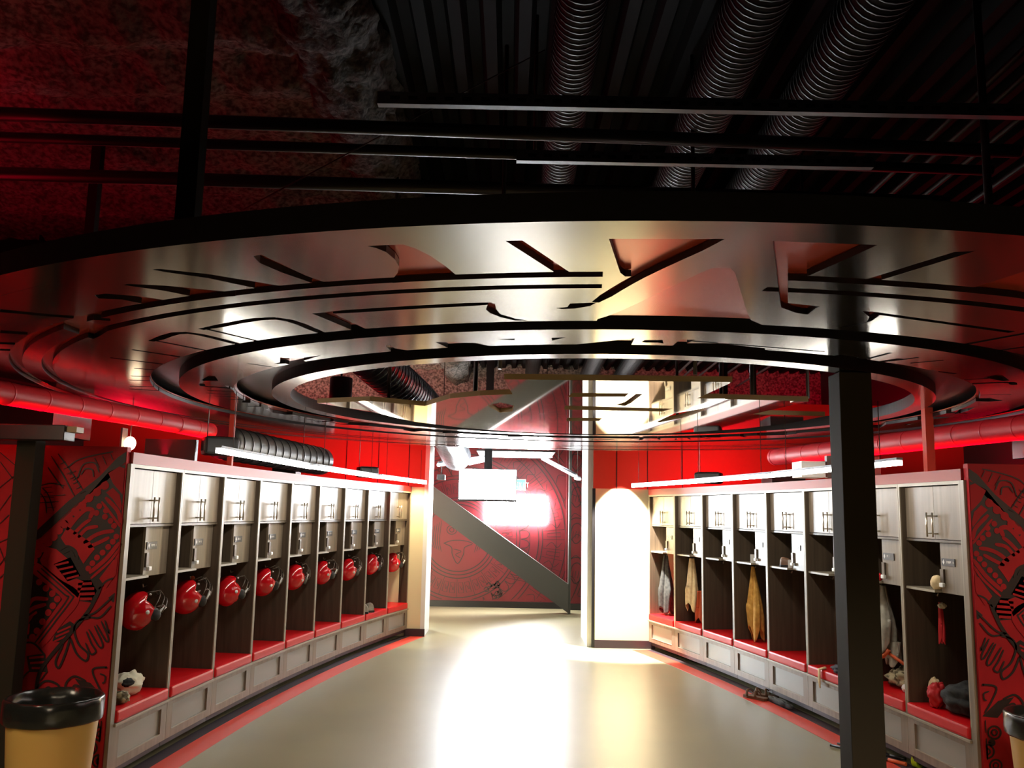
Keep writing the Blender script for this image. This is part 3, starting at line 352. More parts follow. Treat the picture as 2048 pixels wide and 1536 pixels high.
# calendar-like linework on the far wall
def far_mural(parent, parent2):
    m = MB(); m2 = MB()
    def put(pts, w, sm=True):
        Q = smooth(pts, 4) if sm else [Vector(p) for p in pts]; run = []; side = None
        def flush(r, s):
            if len(r) > 1: paint_strip(m2 if s else m, r, w, (lambda p: (p[0], 16.096, p[1])) if s else (lambda p: (p[0], 16.246, p[1])), False)
        for q in Q:
            ok = -4.1 < q.x < 2.8 and .12 < q.y < 3.38; s = q.x > 1.03
            if not ok or s != side: flush(run, side); run = []
            side = s
            if ok: run.append(q)
        flush(run, side)
    cx, cz = -.92, 1.22
    def P(r, a): return (cx+r*math.cos(a), cz+r*math.sin(a))
    def circ(r, w=.018, a0=0, a1=2*PI):
        n = max(24, int(90*(a1-a0)/(2*PI))); put([P(r, a0+(a1-a0)*i/n) for i in range(n+1)], w, False)
    r = random.Random(11)
    for R_ in (.60, .66, .72, 1.06, 1.12, 1.46, 1.53, 1.95, 2.02, 2.3, 2.36): circ(R_)
    for k in range(20):       # square glyph cells
        a = 2*PI*k/20; put([P(.74, a), P(1.05, a)], .014, False)
        for t in range(2):
            b = a+.08+.14*t; q = .84
            put([P(.80, b-.05), P(.98, b-.04), P(.98, b+.05), P(.80, b+.05), P(.80, b-.05)], .011, False)
            put([P(.85, b-.02), P(.93, b+.02), P(.87, b+.03)], .009)
    for k in range(44):       # scallops
        a = 2*PI*k/44; put([P(1.14, a), P(1.25, a+.02), P(1.29, a+.07), P(1.25, a+.12), P(1.14, a+.14)], .013)
    for k in range(8):        # rays
        a = 2*PI*k/8+.25; put([P(1.12, a-.13), P(1.50, a), P(1.12, a+.13)], .022, False); put([P(1.16, a-.08), P(1.38, a), P(1.16, a+.08)], .013, False)
    for k in range(64):
        a = 2*PI*k/64; put([P(1.55, a), P(1.93, a)], .013, False)
        if k % 2: put([P(1.6, a+.02), P(1.7, a+.07), P(1.8, a+.02), P(1.88, a+.07)], .011)
        else: put([P(1.62, a+.03), P(1.62, a+.07), P(1.86, a+.07), P(1.86, a+.03), P(1.62, a+.03)], .011, False)
    for k in range(36):       # outer loops and feather strokes
        a = 2*PI*k/36; put([P(2.38, a), P(2.6, a+.03), P(2.68, a+.08), P(2.55, a+.12), P(2.38, a+.1)], .016); put([P(2.04, a), P(2.15, a+.05), P(2.28, a)], .012)
    for k in range(90):
        a = 2*PI*k/90; q = (2.70, 3.0)[k % 2]
        put([P(q, a), P(q+.14, a+.03), P(q+.05, a+.06), P(q-.05, a+.03)], .014)
    for k in range(30):
        a = 2*PI*k/30; put([P(3.2, a), P(3.5, a+.04), P(3.7, a)], .02); put([P(3.25, a+.06), P(3.55, a+.10)], .016)
    for R_ in (1.30, 1.78, 2.66, 2.96, 3.18): circ(R_, .013)
    # face: brow, eyes, nose, mouth, generic
    for sx in (-1, 1):
        put([(cx+sx*.12+.09*math.cos(t), cz+.14+.08*math.sin(t)) for t in [i*PI/6 for i in range(13)]], .014)
        put([(cx+sx*.12+.04*math.cos(t), cz+.14+.04*math.sin(t)) for t in [i*PI/4 for i in range(9)]], .014)
        for j in range(5): put([(cx+sx*(.30+.04*j), cz-.25+.02*j), (cx+sx*(.34+.04*j), cz-.05), (cx+sx*(.31+.04*j), cz+.3-.03*j)], .012)
    put([(cx-.26, cz-.10), (cx-.1, cz-.05), (cx+.1, cz-.05), (cx+.26, cz-.10), (cx+.12, cz-.17), (cx+.1, cz-.3), (cx, cz-.46), (cx-.1, cz-.3), (cx-.12, cz-.17), (cx-.26, cz-.10)], .016)
    put([(cx-.08, cz-.2), (cx+.06, cz-.24), (cx-.04, cz-.3), (cx+.05, cz-.36)], .013)
    for k in range(26):       # dense dark glyph marks
        a = r.choice([-.9, -2.3, .9, 2.3])+r.uniform(-.16, .16); q = r.uniform(.8, 1.0)*1.25; c_ = P(q, a)
        put([(c_[0]-.04, c_[1]), (c_[0], c_[1]+.04), (c_[0]+.05, c_[1]-.02), (c_[0]-.02, c_[1]-.04)], .02)
    # hand-like figures and arcs on the projecting pier
    for j, z in enumerate((.6, 1.3, 1.95, 2.6)):
        x = 1.2; put([(x-.1, z), (x-.05, z+.18), (x+.05, z+.22), (x+.12, z+.12), (x+.1, z-.05), (x, z-.14), (x-.08, z-.05)], .018)
        for t in range(3): put([(x-.04+.05*t, z+.08), (x-.06+.05*t, z-.04)], .015)
        put([(1.06, z+.25), (1.2, z+.32), (1.4, z+.28)], .018)
    m.build('mural_linework', M['ink'], parent, fix=False); m2.build('mural_linework', M['ink'], parent2, fix=False)
far_mural(bpy.data.objects['wall_far'], bpy.data.objects['wall_far_right'])
# dark soffit ducts just behind the mural walls
tag(MB().box(-6, -3.1, 5.95, 6.5, 2.16, 2.42).build('ventilation_duct', M['rim']), 'dark rectangular duct running level above the left mural wall', 'duct')
tag(MB().box(3.7, 6, 5.95, 6.5, 2.16, 2.42).build('ventilation_duct', M['rim']), 'dark rectangular duct running level above the right mural wall', 'duct')
# ------------------------------------------------------------------ pillars and brace
def pillar(x, y, w, z1, label):
    t = thing('steel_column', label, 'column', (x, y, 0))
    MB().box(-w/2, w/2, -w/2, w/2, .012, z1, .006).build('shaft', M['pillar'], t)
    MB().box(-w*.75, w*.75, -w*.75, w*.75, 0, .014).build('base_plate', M['pillar'], t)
pillar(1.765, 4.56, .165, 2.448, 'square black steel column in front of the right locker bank')
pillar(-2.91, 5.36, .115, 2.155, 'square black steel column beside the left mural wall and tan bin')
t = thing('diagonal_brace', 'grey square steel brace sloping down across the far red mural', 'brace', (0, 15.5, 0))
m = MB(); m.prism([(-2.6, 2.98), (-2.6, 2.56), (1.03, .02), (1.03, .50)], -.12, .12, 'y'); m.build('tube', M['steelgrey'], t)
MB().box(1.03, 1.07, -.10, .10, 0, 3.3).build('end_post', M['steelgrey'], t)
t = thing('support_beam', 'dark horizontal beam over the top of the left column', 'beam', (0, 0, 0))
MB().box(-6, -2.62, 5.17, 5.30, 2.065, 2.155, .004).build('beam', M['rim'], t); MB().box(-2.62, -2.56, 5.19, 5.28, 2.115, 2.15, .003).build('end_bracket', M['tan'], t)
# ------------------------------------------------------------------ lockers
def make_locker():
    W = LW-.004; D = .58; e = .016
    t = thing('locker', 'x', 'locker', (0, 0, 0))
    m = MB()
    m.box(0, e, .0, D, .10, 1.955); m.box(W-e, W, .0, D, .10, 1.955)
    m.box(e, W-e, .012, D, 1.939, 1.955); m.box(e, W-e, .036, D, 1.556, 1.572); m.box(e, W-e, D-.01, D, .10, 1.939)
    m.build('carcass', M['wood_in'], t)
    m = MB()
    for x in (0, W-e): m.box(x-.0005, x+e+.0005, -.003, .006, .37, 1.956)
    m.box(e, W-e, -.003, .012, 1.934, 1.956)
    m.build('edge_banding', M['edge'], t)
    m = MB().box(0, W, .03, D, .05, .10); m.build('plinth', M['kick'], t)
    # base front: shaker frame with recessed panel
    m = MB(); m.box(0, W, -.004, .016, .098, .152); m.box(0, W, -.004, .016, .318, .352)
    m.box(0, .085, -.004, .016, .152, .318); m.box(W-.085, W, -.004, .016, .152, .318)
    m.build('base_frame', M['wood'], t)
    MB().box(.085, W-.085, .010, .018, .152, .318).build('base_panel', M['panel'], t)
    m = MB(); m.box(.083, W-.083, -.006, .0, .148, .153); m.build('panel_lip', M['edge'], t)
    m = MB(); m.box(-.001, W+.001, -.022, D-.01, .352, .370, .003); m.build('bench_board', M['edge'], t)
    m = MB(); m.box(.018, W-.018, -.018, D-.015, .370, .447, .016); m.build('cushion', M['vinyl'], t)
    m = MB(); m.box(e, .375, .02, D-.01, 1.222, 1.238); m.build('shelf', M['edge'], t)
    # lockable box
    bx = thing('lockable_box', None, None); bx.parent = t
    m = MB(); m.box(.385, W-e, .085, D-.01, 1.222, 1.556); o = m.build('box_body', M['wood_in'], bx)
    m = MB(); m.box(.384, W-e-.002, .066, .085, 1.224, 1.552, .002); o = m.build('box_door', M['wood'], bx)
    n = MB(); n.box(.405, .555, .060, .066, 1.402, 1.452, .001); n.build('nameplate', M['plate'], bx)
    k = MB(); k.box(.392, .432, .052, .066, 1.285, 1.380, .003)
    k.build('keypad_lock', M['keypad'], bx)
    m = MB(); m.box(.404, .446, .034, .056, 1.262, 1.290, .006); m.build('turn_knob', M['white'], bx)
    # doors
    w2 = (W-2*e)/2
    for i in (0, 1):
        x0 = e+.002+i*w2; d = MB().box(x0, x0+w2-.003, .040, .058, 1.576, 1.930, .001).build('door', M['wood'], t)
        hx = W/2+(-.035 if i == 0 else .035); h = MB()
        h.tube([(hx, .004, 1.590), (hx, .004, 1.752)], .006, 10)
        for z in (1.612, 1.730): h.tube([(hx, .004, z), (hx, .042, z)], .0045, 8)
        h.build('handle', M['steel'], d)
    hk = MB(); hk.tube([(W-e, .20, 1.135), (W-e-.05, .20, 1.130), (W-e-.06, .20, 1.150)], .005, 8); hk.tube([(e, .22, 1.18), (e+.05, .22, 1.175), (e+.06, .22, 1.195)], .005, 8)
    hk.build('coat_hooks', M['steel'], t)
    return t
def nameplate_text(parent, seed):
    r = random.Random(seed); m = MB(); y0, y1 = .0585, .0602
    m.prism([(.430, 1.408), (.441, 1.427), (.430, 1.446), (.419, 1.427)], y0, y1, 'y')
    x = .462
    for i in range(r.randint(2, 5)):
        m.box(x, x+.0035, y0, y1, 1.420, 1.436); m.box(x+.0035, x+.009, y0, y1, r.choice((1.420, 1.427, 1.433)), r.choice((1.434, 1.436))); x += .0125
    x += .010
    for i in range(r.randint(1, 2)):
        m.box(x, x+.004, y0, y1, 1.420, 1.436); x += .009
    m.build('nameplate_marks', M['white'], parent)
proto = make_locker()
def place_locker(k, bank_q, left, label, group, first):
    a = bank(k*LW, bank_q); b = bank((k+1)*LW, bank_q)
    if not left: a, b = b, a
    rz = math.atan2(b.y-a.y, b.x-a.x); o = proto if first else copy_tree(proto)
    o.location = (a.x, a.y, 0); o.rotation_euler = (0, 0, rz); o['label'] = label; o['category'] = 'locker'; o['group'] = group
    return o
LL = ['nearest left-bank locker, with white pads on its red bench', 'second left-bank locker from the camera, helmet hung with red tab above it', 'third left-bank locker from the camera, with empty red bench', 'fourth left-bank locker from the camera, under the bright middle of the hanging strip light',
      'middle locker of the nine on the left', 'sixth left-bank locker from the camera', 'seventh left-bank locker from the camera, just before the one with shoes', 'eighth left-bank locker from the camera, with pale shoes on its bench', 'last left-bank locker, against the cream end wall']
RL = ['nearest right-bank locker, with red and black bag on its bench', 'second right-bank locker from the camera, grey shirt hung above piled clothes', 'right-bank locker half hidden by the black column, dark shorts on the bench', 'fourth right-bank locker from the camera, dark shoes on its shelf',
      'right-bank locker with a gold towel hanging in it', 'empty right-bank locker between the gold towel and cream towel lockers', 'right-bank locker with a cream towel hanging in it', 'farthest right-bank locker, with black jacket hanging in it']
LO = [place_locker(k, QL, True, LL[k], 'grey brown lockers of the left bank', k == 0) for k in range(9)]
RO = [place_locker(k, QR, False, RL[k], 'grey brown lockers of the right bank', False) for k in range(8)]
for i, o in enumerate(LO+RO):
    b = [c for c in o.children if c.name.startswith('lockable_box')][0]
    nameplate_text([c for c in b.children if c.name.startswith('nameplate')][0], i)
tag(arc_strip(QL, -.02, SL+.0, -.006, .30, 1.957, 2.03).build('locker_fascia', M['fascia']), 'long red fascia board capping the left locker bank', 'fascia')
tag(arc_strip(QR, -.02, SR-.0, -.006, .30, 1.957, 2.03).build('locker_fascia', M['fascia']), 'long red fascia board capping the right locker bank', 'fascia')
# end panels at the near ends
for q, lab in ((QL, 'tall pale end panel closing the near end of the left locker bank'), (QR, 'tall pale end panel closing the near end of the right locker bank')):
    tag(arc_strip(q, -.050, -.002, -.010, .014, .0, 1.956, 1).build('locker_end_panel', M['wood']), lab, 'panel')
def lw(o, p):   # locker-local point to world
    a = o.rotation_euler.z; return Vector((o.location.x+p[0]*math.cos(a)-p[1]*math.sin(a), o.location.y+p[0]*math.sin(a)+p[1]*math.cos(a), p[2]))
# ------------------------------------------------------------------ helmets
def make_helmet():
    t = thing('football_helmet', 'x', 'helmet')
    # local: front of helmet faces +y, up +z
    m = MB(); n, k = 32, 22; rows = []
    for j in range(k+1):
        th = PI*.74*j/k; row = []
        for i in range(n):
            a = 2*PI*i/n; d = Vector((math.sin(th)*math.cos(a), math.sin(th)*math.sin(a), math.cos(th)))
            back = 1+.06*max(0, -d.y)
            row.append(m.v((.108*d.x, .132*d.y*back, .118*d.z*(1 if d.z > 0 else 1.15))))
        rows.append(row)
    for j in range(k):
        th = PI*.74*(j+.5)/k
        for i in range(n):
            a = 2*PI*(i+.5)/n; fr = math.sin(a)
            if th > PI*.40 and fr > .42: continue      # face opening
            m.face([rows[j][i], rows[j+1][i], rows[j+1][(i+1) % n], rows[j][(i+1) % n]], True)
    bmesh.ops.remove_doubles(m.bm, verts=rows[0], dist=1e-5)
    o = m.build('shell', M['red_gloss'], t); s = o.modifiers.new('thick', 'SOLIDIFY'); s.thickness = .006; s.offset = -1
    m = MB()
    for z, r in ((-.035, 1.0), (-.075, 1.0), (-.11, .92)):
        m.tube([(.112*math.cos(a)*r, (.05+.135*math.sin(a))*1.0, z) for a in [PI*i/12 for i in range(13)]], .0042, 6)
    for x in (-.03, .03): m.tube([(x, .135, .01), (x, .19, -.04), (x, .183, -.075), (x, .168, -.11)], .0042, 6)
    m.build('face_mask', M['keypad'], t)
    for sx in (-1, 1): MB().ball((sx*.085, .02, -.085), (.016, .045, .045), 12, 8).build('jaw_pad', M['black'], t)
    for sx in (-1, 1):
        MB().ball((sx*.104, -.01, -.02), (.009, .016, .016), 10, 6).build('screw', M['white'], t); MB().ball((sx*.070, .108, .022), (.010, .008, .008), 8, 6).build('screw', M['white'], t)
    m = MB(); m.tube([(-.09, .05, -.10), (-.05, .12, -.135), (0, .14, -.145), (.05, .12, -.135), (.09, .05, -.10)], .006, 6, flat=2); m.build('chin_strap', M['white'], t)
    return t
hp = make_helmet(); hr = random.Random(4)
HN = ['nearest the camera', 'second from the camera, red tab above it', 'third from the camera', 'fourth from the camera', 'fifth from the camera', 'sixth from the camera', 'seventh from the camera', 'eighth from the camera, above the pale shoes', 'farthest from the camera, by the cream end wall']
for i, o in enumerate(LO):
    h = hp if i == 0 else copy_tree(hp); p = lw(o, (.575+hr.uniform(-.012, .012), .17, .995+hr.uniform(-.012, .015)))
    h.location = p; h.rotation_euler = (math.radians(52+hr.uniform(-8, 8)), math.radians(hr.uniform(-10, 10)), o.rotation_euler.z+math.radians(-112+hr.uniform(-12, 12)))
    h['label'] = 'red helmet hung in a left locker, '+HN[i]; h['group'] = 'red helmets in the left lockers'
# ------------------------------------------------------------------ strip lights over the benches
def strip_light(pts, label, lit=True):
    a, b = Vector(pts[0]), Vector(pts[1]); t = thing('strip_light', label, 'light', a, 0, 'hanging strip lights in front of the lockers'); d = b-a
    n = Vector((-d.y, d.x, 0)).normalized()*.020
    m = MB(); q = [m.v(p) for p in (-n+Vector((0, 0, .0)), n, n+Vector((0, 0, .016)), -n+Vector((0, 0, .016)))]; r = [m.v(Vector(v.co)+d) for v in q]
    for k in range(4): m.face([q[k], q[(k+1) % 4], r[(k+1) % 4], r[k]])
    m.face(q[::-1]); m.face(r); m.build('housing', M['strut'], t)
    nn = n*.85; m = MB(); q = [m.v(p) for p in (-nn+Vector((0, 0, -.03)), nn+Vector((0, 0, -.03)), nn, -nn)]; r = [m.v(Vector(v.co)+d) for v in q]
    for k in range(4): m.face([q[k], q[(k+1) % 4], r[(k+1) % 4], r[k]])
    m.face(q[::-1]); m.face(r); m.build('diffuser', M['lamp'] if lit else M['strut'], t)
    m = MB()
    for f in (.12, .88): m.tube([d*f+Vector((0, 0, .016)), d*f+Vector((0, 0, .388))], .003, 5)
    m.build('hanger_wires', M['wire'], t)
def loff(q, s, o, z): p = bankoff(s, q, o); return (p.x, p.y, z)
SLL = [(-.10, 1.95), (1.98, 3.98), (4.01, 5.80)]
for (a, b), l in zip(SLL, ('nearest the camera, in front of the black speaker', 'the middle of three', 'farthest, reaching over the opening')):
    strip_light((loff(QL, a, -.58, 2.06), loff(QL, b, -.56, 2.06)), 'strip light over the left aisle, '+l)
for (a, b), l in zip([(-.30, 1.65), (1.68, 3.6), (3.63, 5.3)], ('nearest the camera, just right of the black column', 'the middle of three, crossing behind the column', 'farthest, ending at the white end wall')):
    strip_light((loff(QR, a, -.55, 2.055), loff(QR, b, -.55, 2.055)), 'strip light over the right aisle, '+l)
# ------------------------------------------------------------------ loudspeakers and boxes on the banks
def speaker(p, w, h, rz, label):
    t = thing('loudspeaker', label, 'speaker', p, rz, 'black loudspeakers above the banks')
    MB().box(-w/2, w/2, -.09, .11, -h/2, h/2, .035).build('cabinet', M['black'], t)
    MB().box(-w/2+.02, w/2-.02, -.096, -.088, -h/2+.02, h/2-.02, .003).build('grille', M['ductdark'], t)
    MB().tube([(-.1, .02, h/2), (-.1, .02, h/2+.6)], .004, 5).build('hanger', M['wire'], t)
speaker((-2.32, 7.05, 2.175), .27, .15, .5, 'black loudspeaker behind the near end of the left strip light')
speaker((-1.69, 10.5, 2.135), .24, .13, .4, 'black loudspeaker above the far end of the left bank')
speaker((2.24, 10.0, 2.125), .30, .13, -.4, 'black loudspeaker above the far end of the right bank')
def plain(name, mb, m_, label, cat, group=None): return tag(mb.build(name, m_), label, cat, group)
plain('junction_box', MB().box(-2.86, -2.68, 7.3, 7.45, 1.957, 2.16, .005), M['ductgrey'], 'small box on top of the left bank beside a bright lamp glow', 'box')
plain('storage_panel', MB().box(-2.90, -2.50, 7.0, 7.06, 2.035, 2.22), M['ductdark'], 'dark flat panel standing on the near part of the left bank', 'panel')
plain('air_handler', MB().box(-2.62, -2.36, 9.75, 10.0, 2.035, 2.15), M['ductdark'], 'dark box on the left bank under the red-lit duct', 'box')
plain('storage_panel', MB().box(2.65, 3.10, 7.4, 7.45, 2.035, 2.22), M['ductgrey'], 'grey panel on the right bank to the right of the column', 'panel')
plain('cardboard_box', MB().box(2.42, 2.62, 7.35, 7.6, 2.035, 2.17, .004), M['white'], 'pale box on the right bank just right of the column', 'box')
plain('air_handler', MB().box(2.75, 3.1, 9.3, 9.7, 2.035, 2.14), M['ductdark'], 'dark box on the right bank left of the column', 'box')
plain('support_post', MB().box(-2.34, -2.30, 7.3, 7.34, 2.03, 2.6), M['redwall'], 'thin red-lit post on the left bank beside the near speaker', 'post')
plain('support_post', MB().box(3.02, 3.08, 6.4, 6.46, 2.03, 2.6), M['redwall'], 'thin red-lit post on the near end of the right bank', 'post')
t = thing('wall_lamp', 'bright warm lamp glowing above the near end of the left bank', 'lamp', (-3.02, 7.0, 2.18))
MB().ball((0, 0, 0), (.045, .045, .055), 16, 10).build('globe', M['globe'], t); MB().box(-.06, -.045, -.05, .05, -.09, .12).build('bracket', M['ductgrey'], t)
MB().tube([(0, 0, .05), (0, 0, .5)], .004, 6).build('stem', M['wire'], t)
# ------------------------------------------------------------------ ducts
def duct(pts, r, mt, label, ribs=.12, n=28, group=None, rib_h=.006):
    t = thing('air_duct', label, 'duct', (0, 0, 0), 0, group); P = smooth(pts, 10) if len(pts) > 2 else [Vector(p) for p in pts]
    m = MB().tube(P, r, n); acc = 0; last = P[0]; L = sum((b-a).length for a, b in zip(P, P[1:])); s = ribs
    while s < L:
        acc = 0
        for a, b in zip(P, P[1:]):
            l = (b-a).length
            if acc+l >= s: q = a+(b-a)*((s-acc)/l); d = (b-a).normalized(); m.tube([q-d*.006, q+d*.006], r+rib_h, n); break
            acc += l
        s += ribs
    m.build('tube', mt, t); return t
duct([(-3.45, 3.2, 2.345), (-3.05, 5.2, 2.345), (-2.75, 6.6, 2.345), (-2.6, 7.6, 2.34)], .07, M['ductglow'], 'round duct tinted with red lamp glow running over the near part of the left bank', .3, rib_h=.002)
duct([(-2.55, 7.75, 2.26), (-2.35, 8.8, 2.24), (-2.12, 9.9, 2.22)], .15, M['ductdark'], 'dark round duct with blunt end over the far part of the left bank', .16)
duct([(4.0, 3.6, 2.335), (3.6, 5.2, 2.335), (3.2, 7.2, 2.33), (2.75, 9.2, 2.32)], .085, M['ductglow'], 'round duct tinted with red lamp glow running over the right bank', .3, rib_h=.002)
duct([(-2.3, 7.6, 4.0), (-1.5, 8.6, 3.25), (-1.05, 10.0, 2.92), (-.86, 11.8, 2.68), (-.80, 13.1, 2.50)], .21, M['duct'], 'large silver spiral duct curving down through the opening', .07)
for x0, x1, r, l in ((.27, .35, .12, 'left'), (1.02, 1.35, .15, 'middle'), (1.55, 1.95, .15, 'right')):
    duct([(x0, -1, 4.10), (x1, 16.0, 4.10)], r, M['ceilduct'], 'straight round duct under the dark ceiling, the %s one of three' % l, .05, 20, 'straight ceiling ducts', .003)
for i in range(3):
    plain('conduit_pipe', MB().tube([(-6, (4.0, 4.3, 4.85)[i], 3.6), (2.6, (4.34, 4.6, 5.1)[i], 3.6)], (.035, .028, .04)[i], 12), M['pipe'], 'long dark pipe crossing the ceiling above the emblem, the %s of three' % ('nearest', 'middle', 'farthest')[i], 'pipe', 'dark pipes crossing the ceiling')
def strut(x0, x1, y, z, label):
    m = MB(); m.box(x0, x1, y-.002, y+.04, z-.03, z+.03); x = x0+.06; n0 = len(m.bm.faces)
    while x < x1-.05: m.box(x, x+.045, y-.004, y-.0015, z-.009, z+.009); x += .085
    m.bm.faces.ensure_lookup_table()
    for f in m.bm.faces[n0:]: f.material_index = 1
    tag(m.build('slotted_strut', [M['strut'], M['rim']]), label, 'strut', 'slotted struts under the ceiling')
strut(-.66, 2.6, 3.92, 3.62, 'slotted metal strut nearest the camera, under the round ducts'); strut(0, 1.9, 4.47, 3.58, 'slotted metal strut just beyond the nearest one')
for (x, y, z0, r) in ((-.07, 4.93, 2.50, .012), (.10, 4.6, 3.6, .010), (2.35, 4.2, 2.6, .02), (1.05, 5.0, 2.50, .012), (-.9, 6.4, 2.50, .012), (2.0, 5.9, 2.50, .012), (1.8, 7.5, 2.5, .02), (2.1, 7.6, 2.5, .03), (-.3, 7.2, 2.5, .02), (1.4, 7.4, 2.5, .012)):
    plain('hanger_rod', MB().tube([(x, y, z0), (x, y, 4.46)], r, 8), M['pipe'], 'thin dark hanger rod between the ceiling and the hanging logo plate', 'rod', 'thin hanger rods')
plain('cable', MB().tube([(-1.394, 4.336, 3.2), (-.6, 4.42, 3.72), (.144, 4.504, 4.2)], .004, 5), M['wire'], 'thin slack cable slanting up under the ceiling', 'cable')
t = thing('pendant_speaker', 'black cylindrical pendant seen through the emblem against red ceiling', 'pendant', (-1.76, 9.0, 2.92))
MB().lathe([(.11, -.11), (.115, -.10), (.115, .11), (.10, .12)], n=28).build('body', M['black'], t); MB().tube([(0, 0, .12), (0, 0, 1.5)], .012, 8).build('stem', M['black'], t)
m = MB(); m.box(-6, 6, 8.97, 8.99, 3.42, 4.46); m.box(-6, 6, 8.86, 9.10, 3.40, 3.42)
for i in range(13): m.box(-5.9+.95*i, -5.88+.95*i, 8.88, 9.08, 3.42, 4.46)
plain('light_baffle', m, M['rim'], 'added unseen black girder crossing above the emblem centre', 'baffle')  # added out of view to keep far-room light off the near ceiling
for y in (1.6, 11.0, 13.5):
    m = MB(); m.box(-6, 6, y-.07, y+.07, 4.20, 4.215); m.box(-6, 6, y-.005, y+.005, 4.215, 4.45); m.box(-6, 6, y-.07, y+.07, 4.445, 4.46)
    plain('roof_beam', m, M['deck'], 'dark steel beam crossing under the roof deck', 'beam', 'roof beams')
m = MB()
for x in (2.6, 2.75, 3.0, 3.4, 3.9): m.tube([(x-.15, 0, 4.05), (x+.2, 16, 4.05)], .018, 8)
tag(m.build('conduit_bundle', M['pipe']), 'bundle of thin conduits running lengthwise under the right ceiling', 'conduits', kind='stuff')
# ------------------------------------------------------------------ the great ceiling emblem
EC = (.587, 6.36); EZ = 2.45
EMB = json.loads(EMBDATA)
em = thing('ceiling_emblem', 'huge round dark metal emblem with cut-out rings and letters hung overhead', 'emblem', (0, 0, 0))
def in_poly(pts): return [tuple(p) for p in pts]
def rot(pts, deg):
    a = math.radians(deg); return [(EC[0]+(x-EC[0])*math.cos(a)-(y-EC[1])*math.sin(a), EC[1]+(x-EC[0])*math.sin(a)+(y-EC[1])*math.cos(a)) for x, y in pts]
def cutter(keys):
    obs = []
    for key, degs in keys:
        for dg in degs:
            for pl in EMB['poly'][key]: obs.append(MB().prism(rot(pl, dg), EZ-.05, EZ+.05))
            for pl, w_ in EMB['stroke'].get(key, []):
                A, B = ribbon(pl, w_, 4, len(pl) > 2); obs.append(MB().prism(rot([tuple(p) for p in A]+[tuple(p) for p in B[::-1]], dg), EZ-.05, EZ+.05))
    return obs
def carve(base, cuts, name, mats, parent):
    o = base.build('tmp', mats); tmp = [o]
    for i, c in enumerate(cuts):
        k = c.build('tmpc', mats[0]); tmp.append(k); md = o.modifiers.new('b', 'BOOLEAN'); md.operation = 'DIFFERENCE'; md.solver = 'EXACT'; md.object = k
    bpy.context.view_layer.update(); dg = bpy.context.evaluated_depsgraph_get()
    me = bpy.data.meshes.new_from_object(o.evaluated_get(dg)); me.name = name
    for t_ in tmp: bpy.data.objects.remove(t_, do_unlink=True)
    me.materials.clear()
    for m_ in mats: me.materials.append(m_)
    for p in me.polygons: p.material_index = 0 if abs(p.normal.z) > .5 else 1; p.use_smooth = False
    r = bpy.data.objects.new(name, me); C.objects.link(r); r.parent = parent; return r
def radial_mat(o):
    for p in o.data.polygons: p.material_index = 0 if abs(p.normal.z) > .5 else 1
BM = [M['bronze'], M['rim']]  # side faces coloured black in place of what they would reflect
RD = math.radians
o = MB().ring(EC, 4.045, 4.19, EZ-.004, EZ+.075, 288).build('outer_rim', BM, em); radial_mat(o)
# letters ring: grooves run everywhere but across the big letter
g = []
for r0, r1 in ((3.632, 3.694), (3.488, 3.541)):
    g.append(MB().ring(EC, r0, r1, EZ-.05, EZ+.05, 240, RD(-86.0), RD(265.2)))
g.append(MB().ring(EC, 4.036, 4.043, EZ-.05, EZ+.05, 160, RD(-150), RD(90)))
carve(MB().ring(EC, 2.98, 4.04, EZ, EZ+.022, 288), g+cutter((('B', (0,)), ('D', (0,)))), 'letter_ring', BM, em)
carve(MB().ring(EC, 2.49, 2.80, EZ, EZ+.022, 240), [c for c in cutter((('E', (0, 112, 236)),))], 'inner_letter_ring', BM, em)
o = MB().ring(EC, 2.13, 2.25, EZ, EZ+.075, 240).build('inner_ring', BM, em); radial_mat(o)
o = MB().ring(EC, 2.80, 2.815, EZ, EZ+.07, 240).build('ring_wall', BM, em); radial_mat(o)
MB().ring(EC, 2.975, 4.05, EZ+.024, EZ+.030, 288).build('red_backing', M['redgel'], em)
MB().ring(EC, 2.47, 2.80, EZ+.024, EZ+.030, 240).build('red_backing', M['redgel'], em)
MB().ring(EC, 2.14, 4.18, EZ+.068, EZ+.075, 240).build('carrier_plate', M['rim'], em)
for a in (-118, -62, 0, 62, 118, 180):
    x = EC[0]+3.75*math.cos(RD(a)); y = EC[1]+3.75*math.sin(RD(a)); MB().box(x-.035, x+.035, y-.035, y+.035, EZ+.075, 4.46).build('hanger_post', M['pillar'], em)
# logo plate hanging in the centre
lg = thing('hanging_logo_plate', 'mirror-polished interlocking letter plate hanging in the emblem centre', 'logo')
def clipr(p, r):
    d = Vector(p)-Vector(EC); L_ = d.length; return tuple(Vector(EC)+d*(min(L_, r)/L_))
ol = [clipr(p, 1.72 if p[1] > 6.55 else 1.99) for p in EMB['logo']['outline']]
cuts = [MB().prism([clipr(q, 1.6) for q in s], EZ-.05, EZ+.08) for s in EMB['logo']['slots']]
carve(MB().prism(ol, EZ, EZ+.034), cuts, 'letter_plate', [M['mirror'], M['tan']], lg)  # edges coloured tan for the warm light falling on them
lg.matrix_world = Matrix.Translation((0, 6.4, EZ)) @ Matrix.Rotation(math.radians(-1.0), 4, 'X') @ Matrix.Translation((0, -6.4, -EZ))
